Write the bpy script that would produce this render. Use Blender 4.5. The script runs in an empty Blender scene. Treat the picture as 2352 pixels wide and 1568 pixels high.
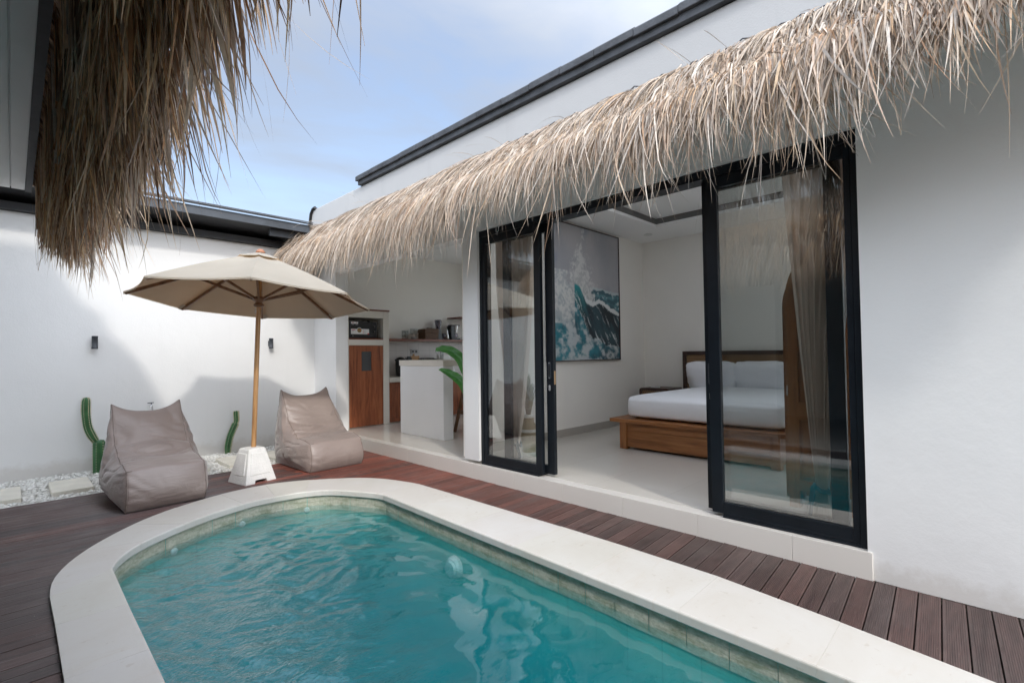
import bpy, bmesh, math, random
import numpy as np
from mathutils import Vector, Matrix, noise

random.seed(7)
RNG = np.random.default_rng(11)
S = bpy.context.scene
COL = S.collection
PI = math.pi

# ---------------------------------------------------------------- camera
cam_d = bpy.data.cameras.new("camera")
cam_d.sensor_width = 36.0
cam_d.lens = 36.0 * 1124.6 / 2352.0
cam_d.clip_start = 0.02
cam_d.clip_end = 2000
cam = bpy.data.objects.new("camera", cam_d)
COL.objects.link(cam)
yaw, pit, rol = 0.775158, 0.0247206, -0.0126392
fw = Vector((math.cos(yaw) * math.cos(pit), math.sin(yaw) * math.cos(pit), math.sin(pit)))
rt = Vector((math.sin(yaw), -math.cos(yaw), 0))
up = rt.cross(fw)
c_, s_ = math.cos(rol), math.sin(rol)
R_, U_ = rt * c_ + up * s_, up * c_ - rt * s_
cam.matrix_world = Matrix(((R_.x, U_.x, -fw.x, 0), (R_.y, U_.y, -fw.y, 0), (R_.z, U_.z, -fw.z, 1.25), (0, 0, 0, 1)))
S.camera = cam

# ---------------------------------------------------------------- sky and sun
SUN_EL = math.radians(34.9)
SUN_AZ = math.radians(201.3)
W = bpy.data.worlds.new("World")
S.world = W
W.use_nodes = True
nt = W.node_tree
bg = nt.nodes["Background"]
bg.inputs[1].default_value = 0.15
sky = nt.nodes.new("ShaderNodeTexSky")
sky.sky_type = 'NISHITA'
sky.sun_disc = False
sky.sun_elevation = SUN_EL
sky.sun_rotation = SUN_AZ
sky.air_density = 1.0
sky.dust_density = 2.0
tc = nt.nodes.new("ShaderNodeTexCoord")
mp = nt.nodes.new("ShaderNodeMapping")
mp.inputs['Rotation'].default_value = (0.25, 0.1, 0.7)
mp.inputs['Scale'].default_value = (1.2, 2.6, 5.5)
nz = nt.nodes.new("ShaderNodeTexNoise")
nz.inputs['Scale'].default_value = 1.5
nz.inputs['Detail'].default_value = 6
nz.inputs['Roughness'].default_value = 0.52
nz.inputs['Distortion'].default_value = 0.35
rp = nt.nodes.new("ShaderNodeValToRGB")
rp.color_ramp.elements[0].position = 0.30
rp.color_ramp.elements[0].color = (0.34, 0.34, 0.34, 1)
rp.color_ramp.elements[1].position = 0.68
rp.color_ramp.elements[1].color = (0.93, 0.93, 0.93, 1)
mx = nt.nodes.new("ShaderNodeMix")
mx.data_type = 'RGBA'
# thin cloud, radiance before the 0.15 strength; veil is much brighter towards the sun, as real haze is
sv = Vector((-0.385, -1.0, 0.749)).normalized()
dt = nt.nodes.new("ShaderNodeVectorMath"); dt.operation = 'DOT_PRODUCT'; dt.inputs[1].default_value = sv
cr_ = nt.nodes.new("ShaderNodeMapRange"); cr_.interpolation_type = 'SMOOTHSTEP'
for k_, v_ in ((1, -0.5), (2, 0.9), (3, 1.0), (4, 8.0)): cr_.inputs[k_].default_value = v_
vm = nt.nodes.new("ShaderNodeVectorMath"); vm.operation = 'SCALE'; vm.inputs[0].default_value = (1.62, 1.73, 1.92)
nt.links.new(tc.outputs['Generated'], dt.inputs[0]); nt.links.new(dt.outputs['Value'], cr_.inputs[0])
nt.links.new(cr_.outputs[0], vm.inputs['Scale']); nt.links.new(vm.outputs[0], mx.inputs['B'])
nt.links.new(tc.outputs['Generated'], mp.inputs[0])
nt.links.new(mp.outputs[0], nz.inputs['Vector'])
nt.links.new(nz.outputs['Fac'], rp.inputs[0])
nt.links.new(rp.outputs[0], mx.inputs['Factor'])
nt.links.new(sky.outputs[0], mx.inputs['A'])
nt.links.new(mx.outputs['Result'], bg.inputs[0])

sun_d = bpy.data.lights.new("sun", 'SUN')
sun_d.energy = 0.76
sun_d.angle = math.radians(3.2)
sun_d.color = (1.0, 0.955, 0.89)
sun = bpy.data.objects.new("sun", sun_d)
COL.objects.link(sun)
sun.rotation_euler = Vector((0.385, 1.0, -0.749)).to_track_quat('-Z', 'Y').to_euler()
sun.location = (-3, -8, 8)

S.view_settings.view_transform = 'Standard'
S.view_settings.look = 'None'
S.view_settings.exposure = 1.09
S.view_settings.gamma = 1.0
S.cycles.max_bounces = 14
S.cycles.volume_bounces = 3
S.cycles.diffuse_bounces = 7
S.cycles.glossy_bounces = 5
S.cycles.transparent_max_bounces = 24
S.cycles.caustics_reflective = False
S.cycles.caustics_refractive = False

# ---------------------------------------------------------------- helpers: objects
def tag(o, label=None, cat=None, group=None, kind=None):
    if label: o['label'] = label
    if cat: o['category'] = cat
    if group: o['group'] = group
    if kind: o['kind'] = kind
    return o

def thing(name, label, cat, loc=(0, 0, 0), group=None):
    o = bpy.data.objects.new(name, None)
    o.empty_display_size = 0.1
    COL.objects.link(o)
    o.location = loc
    return tag(o, label, cat, group)

def attach(o, parent):
    if parent is None: return
    o.parent = parent
    if parent.type == 'EMPTY':
        o.matrix_parent_inverse = Matrix.Translation(-Vector(parent.location))

def copy_tree(o, parent=None):
    c = o.copy()
    COL.objects.link(c)
    if parent: c.parent = parent
    for ch in list(o.children): copy_tree(ch, c)
    return c

class MB:
    """collects shapes; build() links them as one mesh object (world coordinates)"""
    def __init__(s): s.v = []; s.f = []; s.m = []; s.sm = []
    def add(s, vs, fs, mi=0, smooth=False):
        b = len(s.v)
        s.v += [tuple(p) for p in vs]
        for f in fs:
            s.f.append(tuple(i + b for i in f)); s.m.append(mi); s.sm.append(smooth)
        return s
    def box(s, x0, x1, y0, y1, z0, z1, mi=0):
        v = [(x0, y0, z0), (x1, y0, z0), (x1, y1, z0), (x0, y1, z0), (x0, y0, z1), (x1, y0, z1), (x1, y1, z1), (x0, y1, z1)]
        return s.add(v, [(0, 3, 2, 1), (4, 5, 6, 7), (0, 1, 5, 4), (1, 2, 6, 5), (2, 3, 7, 6), (3, 0, 4, 7)], mi)
    def prism(s, pts, axis, a, b, mi=0, smooth=False):
        """extrude a 2-D outline along axis; pts in the other two axes in x,y,z order"""
        def P(p, t):
            if axis == 'x': return (t, p[0], p[1])
            if axis == 'y': return (p[0], t, p[1])
            return (p[0], p[1], t)
        n = len(pts)
        s.add([P(p, a) for p in pts] + [P(p, b) for p in pts], [tuple(range(n))[::-1], tuple(range(n, 2 * n))], mi)
        s.add([P(p, a) for p in pts] + [P(p, b) for p in pts], [(i, (i + 1) % n, n + (i + 1) % n, n + i) for i in range(n)], mi, smooth)
        return s
    def tube(s, path, r, n=8, mi=0, caps=True, smooth=True):
        path = [Vector(p) for p in path]
        rs = r if isinstance(r, (list, tuple)) else [r] * len(path)
        vs = []; N = len(path)
        d0 = (path[1] - path[0]).normalized()
        ref = Vector((0, 0, 1)) if abs(d0.z) < 0.9 else Vector((1, 0, 0))
        a = d0.cross(ref).normalized()
        for i, p in enumerate(path):
            d = (path[min(i + 1, N - 1)] - path[max(i - 1, 0)]).normalized()
            a = (a - d * a.dot(d)).normalized()
            b = d.cross(a)
            for k in range(n):
                t = 2 * PI * k / n
                vs.append(p + (a * math.cos(t) + b * math.sin(t)) * rs[i])
        fs = [(i * n + k, i * n + (k + 1) % n, (i + 1) * n + (k + 1) % n, (i + 1) * n + k) for i in range(N - 1) for k in range(n)]
        s.add(vs, fs, mi, smooth)
        if caps:
            s.add(vs[:n], [tuple(range(n))[::-1]], mi); s.add(vs[-n:], [tuple(range(n))], mi)
        return s
    def lathe(s, prof, c, n=16, mi=0, smooth=True, a0=0.0):
        vs = []; N = len(prof)
        for r, z in prof:
            for k in range(n):
                t = a0 + 2 * PI * k / n
                vs.append((c[0] + r * math.cos(t), c[1] + r * math.sin(t), c[2] + z))
        fs = [(i * n + k, i * n + (k + 1) % n, (i + 1) * n + (k + 1) % n, (i + 1) * n + k) for i in range(N - 1) for k in range(n)]
        s.add(vs, fs, mi, smooth)
        if prof[0][0] > 1e-4: s.add(vs[:n], [tuple(range(n))[::-1]], mi)
        if prof[-1][0] > 1e-4: s.add(vs[-n:], [tuple(range(n))], mi)
        return s
    def grid(s, fn, nu, nv, mi=0, smooth=True, flip=False):
        vs = [fn(i / nu, j / nv) for i in range(nu + 1) for j in range(nv + 1)]
        w = nv + 1
        fs = [(i * w + j, (i + 1) * w + j, (i + 1) * w + j + 1, i * w + j + 1) for i in range(nu) for j in range(nv)]
        if flip: fs = [f[::-1] for f in fs]
        return s.add(vs, fs, mi, smooth)
    def beam(s, a, b, w, h, mi=0):
        """square bar between two points"""
        a, b = Vector(a), Vector(b)
        d = (b - a).normalized()
        ref = Vector((0, 0, 1)) if abs(d.z) < 0.95 else Vector((1, 0, 0))
        x = d.cross(ref).normalized() * (w / 2)
        y = x.cross(d).normalized() * (h / 2)
        v = [a - x - y, a + x - y, a + x + y, a - x + y, b - x - y, b + x - y, b + x + y, b - x + y]
        return s.add(v, [(0, 3, 2, 1), (4, 5, 6, 7), (0, 1, 5, 4), (1, 2, 6, 5), (2, 3, 7, 6), (3, 0, 4, 7)], mi)
    def build(s, name, mats, parent=None, bevel=0, weld=False, seg=2):
        me = bpy.data.meshes.new(name)
        me.from_pydata(s.v, [], s.f)
        for m in (mats if isinstance(mats, (list, tuple)) else [mats]): me.materials.append(m)
        me.polygons.foreach_set('material_index', s.m)
        me.polygons.foreach_set('use_smooth', s.sm)
        bm = bmesh.new(); bm.from_mesh(me)
        if weld: bmesh.ops.remove_doubles(bm, verts=bm.verts, dist=1e-5)
        bmesh.ops.recalc_face_normals(bm, faces=bm.faces)
        bm.to_mesh(me); bm.free()
        me.update()
        o = bpy.data.objects.new(name, me)
        COL.objects.link(o)
        attach(o, parent)
        if bevel:
            md = o.modifiers.new('bevel', 'BEVEL'); md.width = bevel; md.segments = seg; md.limit_method = 'ANGLE'
            md.angle_limit = math.radians(50)
        return o

def rotz(pts, c, a):
    ca, sa = math.cos(a), math.sin(a)
    return [(c[0] + (p[0] - c[0]) * ca - (p[1] - c[1]) * sa, c[1] + (p[0] - c[0]) * sa + (p[1] - c[1]) * ca) + tuple(p[2:]) for p in pts]

def spin(mb, c, a):
    mb.v = rotz(mb.v, c, a); return mb

# ---------------------------------------------------------------- helpers: materials
def newmat(name):
    m = bpy.data.materials.new(name); m.use_nodes = True
    n = m.node_tree; b = n.nodes['Principled BSDF']
    return m, n, b

def L(n, a, b): n.links.new(a, b)

def mapped(n, scale=(1, 1, 1), rot=(0, 0, 0), coord='Object'):
    t = n.nodes.new('ShaderNodeTexCoord'); m = n.nodes.new('ShaderNodeMapping')
    m.inputs['Scale'].default_value = scale; m.inputs['Rotation'].default_value = rot
    L(n, t.outputs[coord], m.inputs[0]); return m.outputs[0]

def noisen(n, vec, scale, detail=4, rough=0.55, dist=0.0):
    t = n.nodes.new('ShaderNodeTexNoise')
    t.inputs['Scale'].default_value = scale; t.inputs['Detail'].default_value = detail
    t.inputs['Roughness'].default_value = rough; t.inputs['Distortion'].default_value = dist
    if vec is not None: L(n, vec, t.inputs['Vector'])
    return t.outputs['Fac']

def ramp(n, fac, stops):
    r = n.nodes.new('ShaderNodeValToRGB')
    e = r.color_ramp.elements
    while len(e) < len(stops): e.new(0.5)
    for i, (p, c) in enumerate(stops):
        e[i].position = p; e[i].color = tuple(c) + (1,) if len(c) == 3 else c
    L(n, fac, r.inputs[0]); return r.outputs[0]

def bumpn(n, h, strength, dist, prev=None):
    b = n.nodes.new('ShaderNodeBump')
    b.inputs['Strength'].default_value = strength; b.inputs['Distance'].default_value = dist
    L(n, h, b.inputs['Height'])
    if prev is not None: L(n, prev, b.inputs['Normal'])
    return b.outputs[0]

def mathn(n, op, a, b=None):
    t = n.nodes.new('ShaderNodeMath'); t.operation = op
    for i, x in enumerate((a, b)):
        if x is None: continue
        if isinstance(x, (int, float)): t.inputs[i].default_value = x
        else: L(n, x, t.inputs[i])
    return t.outputs[0]

def mixc(n, fac, a, b, mode='MIX'):
    t = n.nodes.new('ShaderNodeMix'); t.data_type = 'RGBA'; t.blend_type = mode
    if isinstance(fac, (int, float)): t.inputs['Factor'].default_value = fac
    else: L(n, fac, t.inputs['Factor'])
    for k, x in (('A', a), ('B', b)):
        if isinstance(x, tuple): t.inputs[k].default_value = x + (1,) if len(x) == 3 else x
        else: L(n, x, t.inputs[k])
    return t.outputs['Result']

def plain(name, col, rough=0.5, var=0.06, scale=8, bump=0.0, bscale=60, metal=0.0, spec=0.5, coat=0.0):
    m, n, b = newmat(name)
    v = mapped(n)
    f = noisen(n, v, scale)
    lo = tuple(max(0, x * (1 - var)) for x in col); hi = tuple(min(1, x * (1 + var)) for x in col)
    L(n, ramp(n, f, [(0.3, lo), (0.7, hi)]), b.inputs['Base Color'])
    b.inputs['Roughness'].default_value = rough; b.inputs['Metallic'].default_value = metal
    b.inputs['Specular IOR Level'].default_value = spec
    b.inputs['Coat Weight'].default_value = coat
    if bump: L(n, bumpn(n, noisen(n, v, bscale, 5), bump, 0.01), b.inputs['Normal'])
    return m

def stucco(name, col, streak=0.0, grain=0.28):
    m, n, b = newmat(name)
    v = mapped(n)
    big = noisen(n, v, 0.9, 5, 0.6)
    base = ramp(n, big, [(0.25, tuple(x * 0.955 for x in col)), (0.55, col), (0.8, tuple(min(1, x * 1.02) for x in col))])
    if streak:
        v2 = mapped(n, (5, 5, 0.35))
        st = noisen(n, v2, 1.3, 5, 0.6)
        base = mixc(n, mathn(n, 'MULTIPLY', ramp(n, st, [(0.56, (0, 0, 0)), (0.78, (1, 1, 1))]), streak), base, tuple(x * 0.82 for x in col))
    # splash dirt along the foot of the wall
    tcz = n.nodes.new('ShaderNodeTexCoord'); sz = n.nodes.new('ShaderNodeSeparateXYZ'); L(n, tcz.outputs['Object'], sz.inputs[0])
    foot = mathn(n, 'MULTIPLY', mathn(n, 'SUBTRACT', 0.16, sz.outputs[2]), 4.5)
    spl = mathn(n, 'MULTIPLY', ramp(n, mathn(n, 'ADD', noisen(n, v, 9, 5, 0.7), foot), [(0.62, (0, 0, 0)), (1.05, (1, 1, 1))]), 0.34)
    base = mixc(n, spl, base, (0.42, 0.37, 0.31))
    L(n, base, b.inputs['Base Color'])
    b.inputs['Roughness'].default_value = 0.75; b.inputs['Specular IOR Level'].default_value = 0.3
    b1 = bumpn(n, noisen(n, v, 85, 4, 0.6), grain, 0.006)
    L(n, bumpn(n, noisen(n, v, 6, 3), 0.12, 0.03, b1), b.inputs['Normal'])
    return m

def wood(name, dark, mid, light, axis='z', scale=1.0, rough=0.45, coat=0.0):
    m, n, b = newmat(name)
    k = {'x': (0.7, 9, 9), 'y': (9, 0.7, 9), 'z': (9, 9, 0.7)}[axis]
    v = mapped(n, tuple(q * scale for q in k))
    f = noisen(n, v, 1.6, 5, 0.55, 0.9)
    g = noisen(n, mapped(n, tuple(q * scale * 5 for q in k)), 2.0, 3)
    h = mathn(n, 'ADD', mathn(n, 'MULTIPLY', f, 0.8), mathn(n, 'MULTIPLY', g, 0.25))
    L(n, ramp(n, h, [(0.33, dark), (0.52, mid), (0.72, light)]), b.inputs['Base Color'])
    b.inputs['Roughness'].default_value = rough; b.inputs['Coat Weight'].default_value = coat
    L(n, bumpn(n, g, 0.12, 0.003), b.inputs['Normal'])
    return m

def schlick(n, f0, normal=None, power=5.0):
    """two-sided Fresnel reflectance for thin sheets"""
    lw = n.nodes.new('ShaderNodeLayerWeight'); lw.inputs['Blend'].default_value = 0.5
    if normal is not None: L(n, normal, lw.inputs['Normal'])
    p = mathn(n, 'POWER', lw.outputs['Facing'], power)
    return mathn(n, 'MINIMUM', mathn(n, 'ADD', mathn(n, 'MULTIPLY', p, 1.0 - f0), f0), 1.0)

def glassy(name, tint=(0.95, 0.97, 0.97), f0=0.06, power=5.0):
    m, n, b = newmat(name)
    n.nodes.remove(b)
    out = n.nodes['Material Output']
    tr = n.nodes.new('ShaderNodeBsdfTransparent'); tr.inputs[0].default_value = tint + (1,)
    gl = n.nodes.new('ShaderNodeBsdfGlossy'); gl.inputs['Roughness'].default_value = 0.0
    mxs = n.nodes.new('ShaderNodeMixShader')
    L(n, schlick(n, f0, None, power), mxs.inputs[0]); L(n, tr.outputs[0], mxs.inputs[1]); L(n, gl.outputs[0], mxs.inputs[2])
    L(n, mxs.outputs[0], out.inputs[0])
    return m

M = {}
M['stucco'] = stucco('white_stucco', (0.755, 0.755, 0.75), 0.0, 0.09)
M['stucco_wall'] = stucco('white_stucco_wall', (0.70, 0.70, 0.69), 0.14)
M['parapet'] = stucco('weathered_white_plaster', (0.46, 0.465, 0.465), 0.40)
M['inner'] = plain('inner_white_paint', (0.86, 0.83, 0.775), 0.7, 0.015, 2, 0.08, 120)
M['ceiling'] = plain('ceiling_paint', (0.88, 0.875, 0.86), 0.8, 0.01, 2)
M['black'] = plain('black_aluminium', (0.007, 0.010, 0.014), 0.38, 0.25, 6, 0.05, 90, spec=0.28)
M['blackplastic'] = plain('black_plastic', (0.013, 0.013, 0.014), 0.35, 0.2, 9)
M['charcoal'] = plain('charcoal_metal', (0.035, 0.04, 0.048), 0.5, 0.2, 9, 0.1, 80)
M['chrome'] = plain('steel', (0.62, 0.62, 0.62), 0.22, 0.05, 9, metal=1.0)
M['rooftile'] = plain('dark_roof_tile', (0.055, 0.06, 0.068), 0.6, 0.35, 7, 0.4, 40)
M['roofdark'] = wood('dark_eave_board', (0.006, 0.006, 0.007), (0.012, 0.012, 0.014), (0.02, 0.02, 0.022), 'x', 1.0, 0.6)
M['teak'] = wood('teak', (0.15, 0.055, 0.018), (0.29, 0.112, 0.034), (0.40, 0.175, 0.06), 'y', 1.0, 0.42, 0.1)
M['teakz'] = wood('teak_upright', (0.15, 0.055, 0.018), (0.29, 0.112, 0.034), (0.40, 0.175, 0.06), 'z', 1.0, 0.42, 0.1)
M['reddoor'] = wood('red_wood_veneer', (0.12, 0.032, 0.012), (0.26, 0.075, 0.028), (0.36, 0.125, 0.05), 'z', 1.4, 0.4, 0.15)
M['redshelf'] = wood('red_wood_shelf', (0.09, 0.024, 0.012), (0.17, 0.05, 0.025), (0.22, 0.07, 0.035), 'x', 1.2, 0.4, 0.1)
M['darkwood'] = wood('dark_wood', (0.022, 0.010, 0.007), (0.045, 0.02, 0.013), (0.07, 0.032, 0.02), 'y', 1.0, 0.4, 0.1)
M['polewood'] = wood('parasol_pole_wood', (0.30, 0.15, 0.055), (0.44, 0.235, 0.09), (0.54, 0.31, 0.135), 'z', 1.5, 0.38, 0.2)
M['ribwood'] = wood('parasol_rib_wood', (0.11, 0.05, 0.022), (0.19, 0.09, 0.042), (0.27, 0.14, 0.07), 'z', 1.0, 0.4, 0.1)
M['glass'] = glassy('door_glass', (0.97, 0.985, 0.98), 0.12, 3.8)
M['clearglass'] = glassy('drinking_glass', (0.88, 0.90, 0.90), 0.08, 2.5)
M['smoke'] = glassy('smoky_plastic', (0.62, 0.60, 0.66), 0.08, 2.5)
M['linen'] = plain('white_linen', (0.84, 0.85, 0.88), 0.85, 0.02, 3, 0.5, 11)
M['leaf'] = None
M['concrete_white'] = plain('white_cast_stone', (0.78, 0.77, 0.74), 0.8, 0.05, 12, 0.5, 70)
M['paper'] = plain('white_paper', (0.75, 0.75, 0.74), 0.6, 0.02)
M['red'] = plain('red_print', (0.62, 0.03, 0.04), 0.5, 0.03)
M['greyprint'] = plain('grey_print', (0.35, 0.35, 0.36), 0.6, 0.03)

# ================================================================ SETTING
XF, YW, FL = 3.272, 7.486, 0.15        # villa front, boundary wall face, villa floor level
# ---- ground sheet far out
m, n, b = newmat('earth')
L(n, ramp(n, noisen(n, mapped(n), 0.6), [(0.3, (0.10, 0.085, 0.06)), (0.7, (0.16, 0.14, 0.10))]), b.inputs['Base Color'])
b.inputs['Roughness'].default_value = 0.95
MB().box(7.35, 30, -12, 20, -0.54, 0.02).build('bounce_patio', plain('pale_bounce_paving', (0.62, 0.60, 0.56), 0.8))['kind'] = 'structure'  # unseen paving added to reflect light into the back windows
MB().box(-60, 0.30, -60, 60, -1.6, -0.55).box(2.45, 60, -60, 60, -1.6, -0.55).box(0.30, 2.45, -60, -1.75, -1.6, -0.55).box(0.30, 2.45, 4.75, 60, -1.6, -0.55).build('ground', m)['kind'] = 'structure'

# ---- pool outlines
def crom(pts, k=6):
    out = []
    for i in range(1, len(pts) - 2):
        p0, p1, p2, p3 = [np.array(pts[j], float) for j in (i - 1, i, i + 1, i + 2)]
        for t in np.linspace(0, 1, k, endpoint=False):
            out.append(0.5 * ((2 * p1) + (-p0 + p2) * t + (2 * p0 - 5 * p1 + 4 * p2 - p3) * t * t + (-p0 + 3 * p1 - 3 * p2 + p3) * t ** 3))
    out.append(np.array(pts[-2], float))
    return out
def resample(pl, n):
    pl = np.array(pl); d = np.r_[0, np.cumsum(np.hypot(*np.diff(pl, axis=0).T))]
    t = np.linspace(0, d[-1], n)
    return np.c_[np.interp(t, d, pl[:, 0]), np.interp(t, d, pl[:, 1])]
PY0 = -1.5
arc_in = crom([(2.36, 3.75), (2.302, 3.87), (2.255, 4.02), (2.02, 4.405), (1.69, 4.525), (1.366, 4.515), (0.985, 4.352), (0.654, 4.115), (0.503, 3.93), (0.424, 3.73), (0.40, 3.6)])
arc_out = crom([(2.74, 3.70), (2.72, 3.94), (2.575, 4.41), (2.31, 4.715), (1.865, 4.985), (1.446, 5.01), (1.04, 4.87), (0.711, 4.648), (0.451, 4.358), (0.278, 4.08), (0.177, 3.80), (0.147, 3.52), (0.15, 3.2)])
arc_out = [np.array((2.72, 3.92))] + arc_out[1:]
NA = 41
arc_in, arc_out = resample(arc_in, NA), resample(arc_out, NA)
rightY = [-1.5, -0.62, -0.05, 0.52, 1.10, 1.66, 2.215, 2.775, 3.36]
xr_in = lambda y: 2.20 + (y - 0.49) * 0.0305 if y < 3.8 else 2.302
xr_out = lambda y: float(np.interp(y, [-1.5, 0.07, 0.38, 0.9, 1.9, 3.05, 3.94], [2.44, 2.535, 2.60, 2.70, 2.735, 2.73, 2.72]))
leftY = [3.13, 2.58, 2.03, 1.48, 0.92, 0.36, -0.2, -0.75, -1.5]
loop_in = [(xr_in(y), y) for y in rightY] + [tuple(p) for p in arc_in] + [(0.42, y) for y in leftY]
loop_out = [(xr_out(y), y) for y in rightY] + [tuple(p) for p in arc_out] + [(0.15, y) for y in leftY]
CT, CB = 0.022, -0.030
# coping stones
m, n, b = newmat('limestone_coping')
v = mapped(n)
f1 = noisen(n, v, 2.2, 6, 0.6, 0.5)
base = ramp(n, f1, [(0.3, (0.595, 0.56, 0.505)), (0.5, (0.625, 0.597, 0.55)), (0.75, (0.65, 0.63, 0.595))])
vein = noisen(n, mapped(n, (1.3, 7, 1), (0, 0, 0.3)), 2.4, 6, 0.65, 0.6)
base = mixc(n, mathn(n, 'MULTIPLY', ramp(n, vein, [(0.56, (0, 0, 0)), (0.66, (1, 1, 1))]), 0.13), base, (0.52, 0.41, 0.29))
spot = noisen(n, v, 23, 3, 0.5)
base = mixc(n, mathn(n, 'MULTIPLY', ramp(n, spot, [(0.66, (0, 0, 0)), (0.74, (1, 1, 1))]), 0.22), base, (0.36, 0.28, 0.19))
at = n.nodes.new('ShaderNodeVertexColor'); at.layer_name = 'tone'
base = mixc(n, 1.0, base, at.outputs[0], 'MULTIPLY')
L(n, base, b.inputs['Base Color']); b.inputs['Roughness'].default_value = 0.5; b.inputs['Specular IOR Level'].default_value = 0.35
L(n, bumpn(n, noisen(n, v, 45, 4), 0.14, 0.006), b.inputs['Normal'])
M['coping'] = m

pool = thing('swimming_pool', 'turquoise plunge pool with a rounded end and a pale stone coping set in the deck', 'pool', (1.36, 2.0, -0.1))
mb = MB(); tones = []
def stone(ins, outs, gap=0.0003):
    """one coping slab from matching inner / outer edge runs"""
    ins = [np.array(p, float) for p in ins]; outs = [np.array(p, float) for p in outs]
    for a in (ins, outs):
        d = a[1] - a[0]; a[0] = a[0] + d / np.hypot(*d) * gap
        d = a[-2] - a[-1]; a[-1] = a[-1] + d / np.hypot(*d) * gap
    dz = random.uniform(-0.0012, 0.0012); t = random.uniform(0.975, 1.0)
    k = len(ins); rad = 0.011
    prof = []
    for i in range(k):
        u = outs[i] - ins[i]; u = u / np.hypot(*u)
        row = [(ins[i] + u * 0.004, CB + dz), (ins[i], CB + 0.006 + dz)]
        for a in (0, 0.35, 0.7, 1.0):
            row.append((ins[i] + u * rad * (1 - math.cos(a * PI / 2)), CT - rad + rad * math.sin(a * PI / 2) + dz))
        row += [(outs[i], CT + dz), (outs[i], CB + dz)]
        prof.append(row)
    w = len(prof[0]); vs = [(p[0][0], p[0][1], p[1]) for r in prof for p in r]
    fs = [(i * w + j, i * w + (j + 1) % w, (i + 1) * w + (j + 1) % w, (i + 1) * w + j) for i in range(k - 1) for j in range(w)]
    fs += [tuple(range(w)), tuple(range((k - 1) * w, k * w))[::-1]]
    n0 = len(mb.v); mb.add(vs, fs, 0, False); tones.extend([(t, t * random.uniform(0.985, 1.0), t * random.uniform(0.96, 1.0))] * (len(mb.v) - n0))
nR = len(rightY)
for i in range(nR - 1): stone([loop_in[i], loop_in[i + 1]], [loop_out[i], loop_out[i + 1]])
stone([loop_in[nR - 1], loop_in[nR]], [loop_out[nR - 1], loop_out[nR]])
cuts = [0, 4, 8, 12, 16, 20, 24, 28, 33, 40]
for a, c in zip(cuts[:-1], cuts[1:]): stone(list(arc_in[a:c + 1]), list(arc_out[a:c + 1]))
L0 = nR + NA - 1
for i in range(L0, L0 + len(leftY)): stone([loop_in[i], loop_in[i + 1]], [loop_out[i], loop_out[i + 1]])
for i in range(3): stone([(0.45 + i * 0.58, -1.5), (0.45 + i * 0.58 + 0.57, -1.5)], [(0.45 + i * 0.58, -1.78), (0.45 + i * 0.58 + 0.57, -1.78)])
cop = mb.build('coping', M['coping'], pool)
ca = cop.data.color_attributes.new('tone', 'FLOAT_COLOR', 'POINT')
ca.data.foreach_set('color', np.c_[np.array(tones), np.ones(len(tones))].astype(np.float32).ravel())

# basin: outline a little behind the coping lip
def inset(loop, d):
    P = np.array(loop); c = np.array((1.36, 2.3)); out = []
    N = len(P)
    for i in range(N):
        a, bb = P[max(i - 1, 0)], P[min(i + 1, N - 1)]
        t = bb - a; t = t / np.hypot(*t); nrm = np.array((t[1], -t[0]))
        out.append(P[i] + nrm * d)
    return out
basin = inset(loop_in, 0.028)
basin[0] = np.array((xr_in(-1.5) + 0.028, -1.53)); basin[-1] = np.array((0.392, -1.53))
m, n, b = newmat('green_stone_tile')
v = mapped(n)
tile = n.nodes.new('ShaderNodeTexBrick'); tile.offset = 0.0; tile.inputs['Scale'].default_value = 1.0
tile.inputs['Brick Width'].default_value = 0.2; tile.inputs['Row Height'].default_value = 0.2; tile.inputs['Mortar Size'].default_value = 0.004
tile.inputs['Mortar Smooth'].default_value = 0.4
tile.inputs['Color1'].default_value = (0.17, 0.50, 0.44, 1); tile.inputs['Color2'].default_value = (0.19, 0.52, 0.46, 1); tile.inputs['Mortar'].default_value = (0.13, 0.40, 0.36, 1)
L(n, v, tile.inputs['Vector'])
base = mixc(n, noisen(n, v, 2.2, 5, 0.6), (0.45, 0.62, 0.62), (1.45, 1.35, 1.25))
base = mixc(n, 1.0, tile.outputs['Color'], base, 'MULTIPLY')
L(n, base, b.inputs['Base Color']); b.inputs['Roughness'].default_value = 0.7
M['pooltile'] = m
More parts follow.
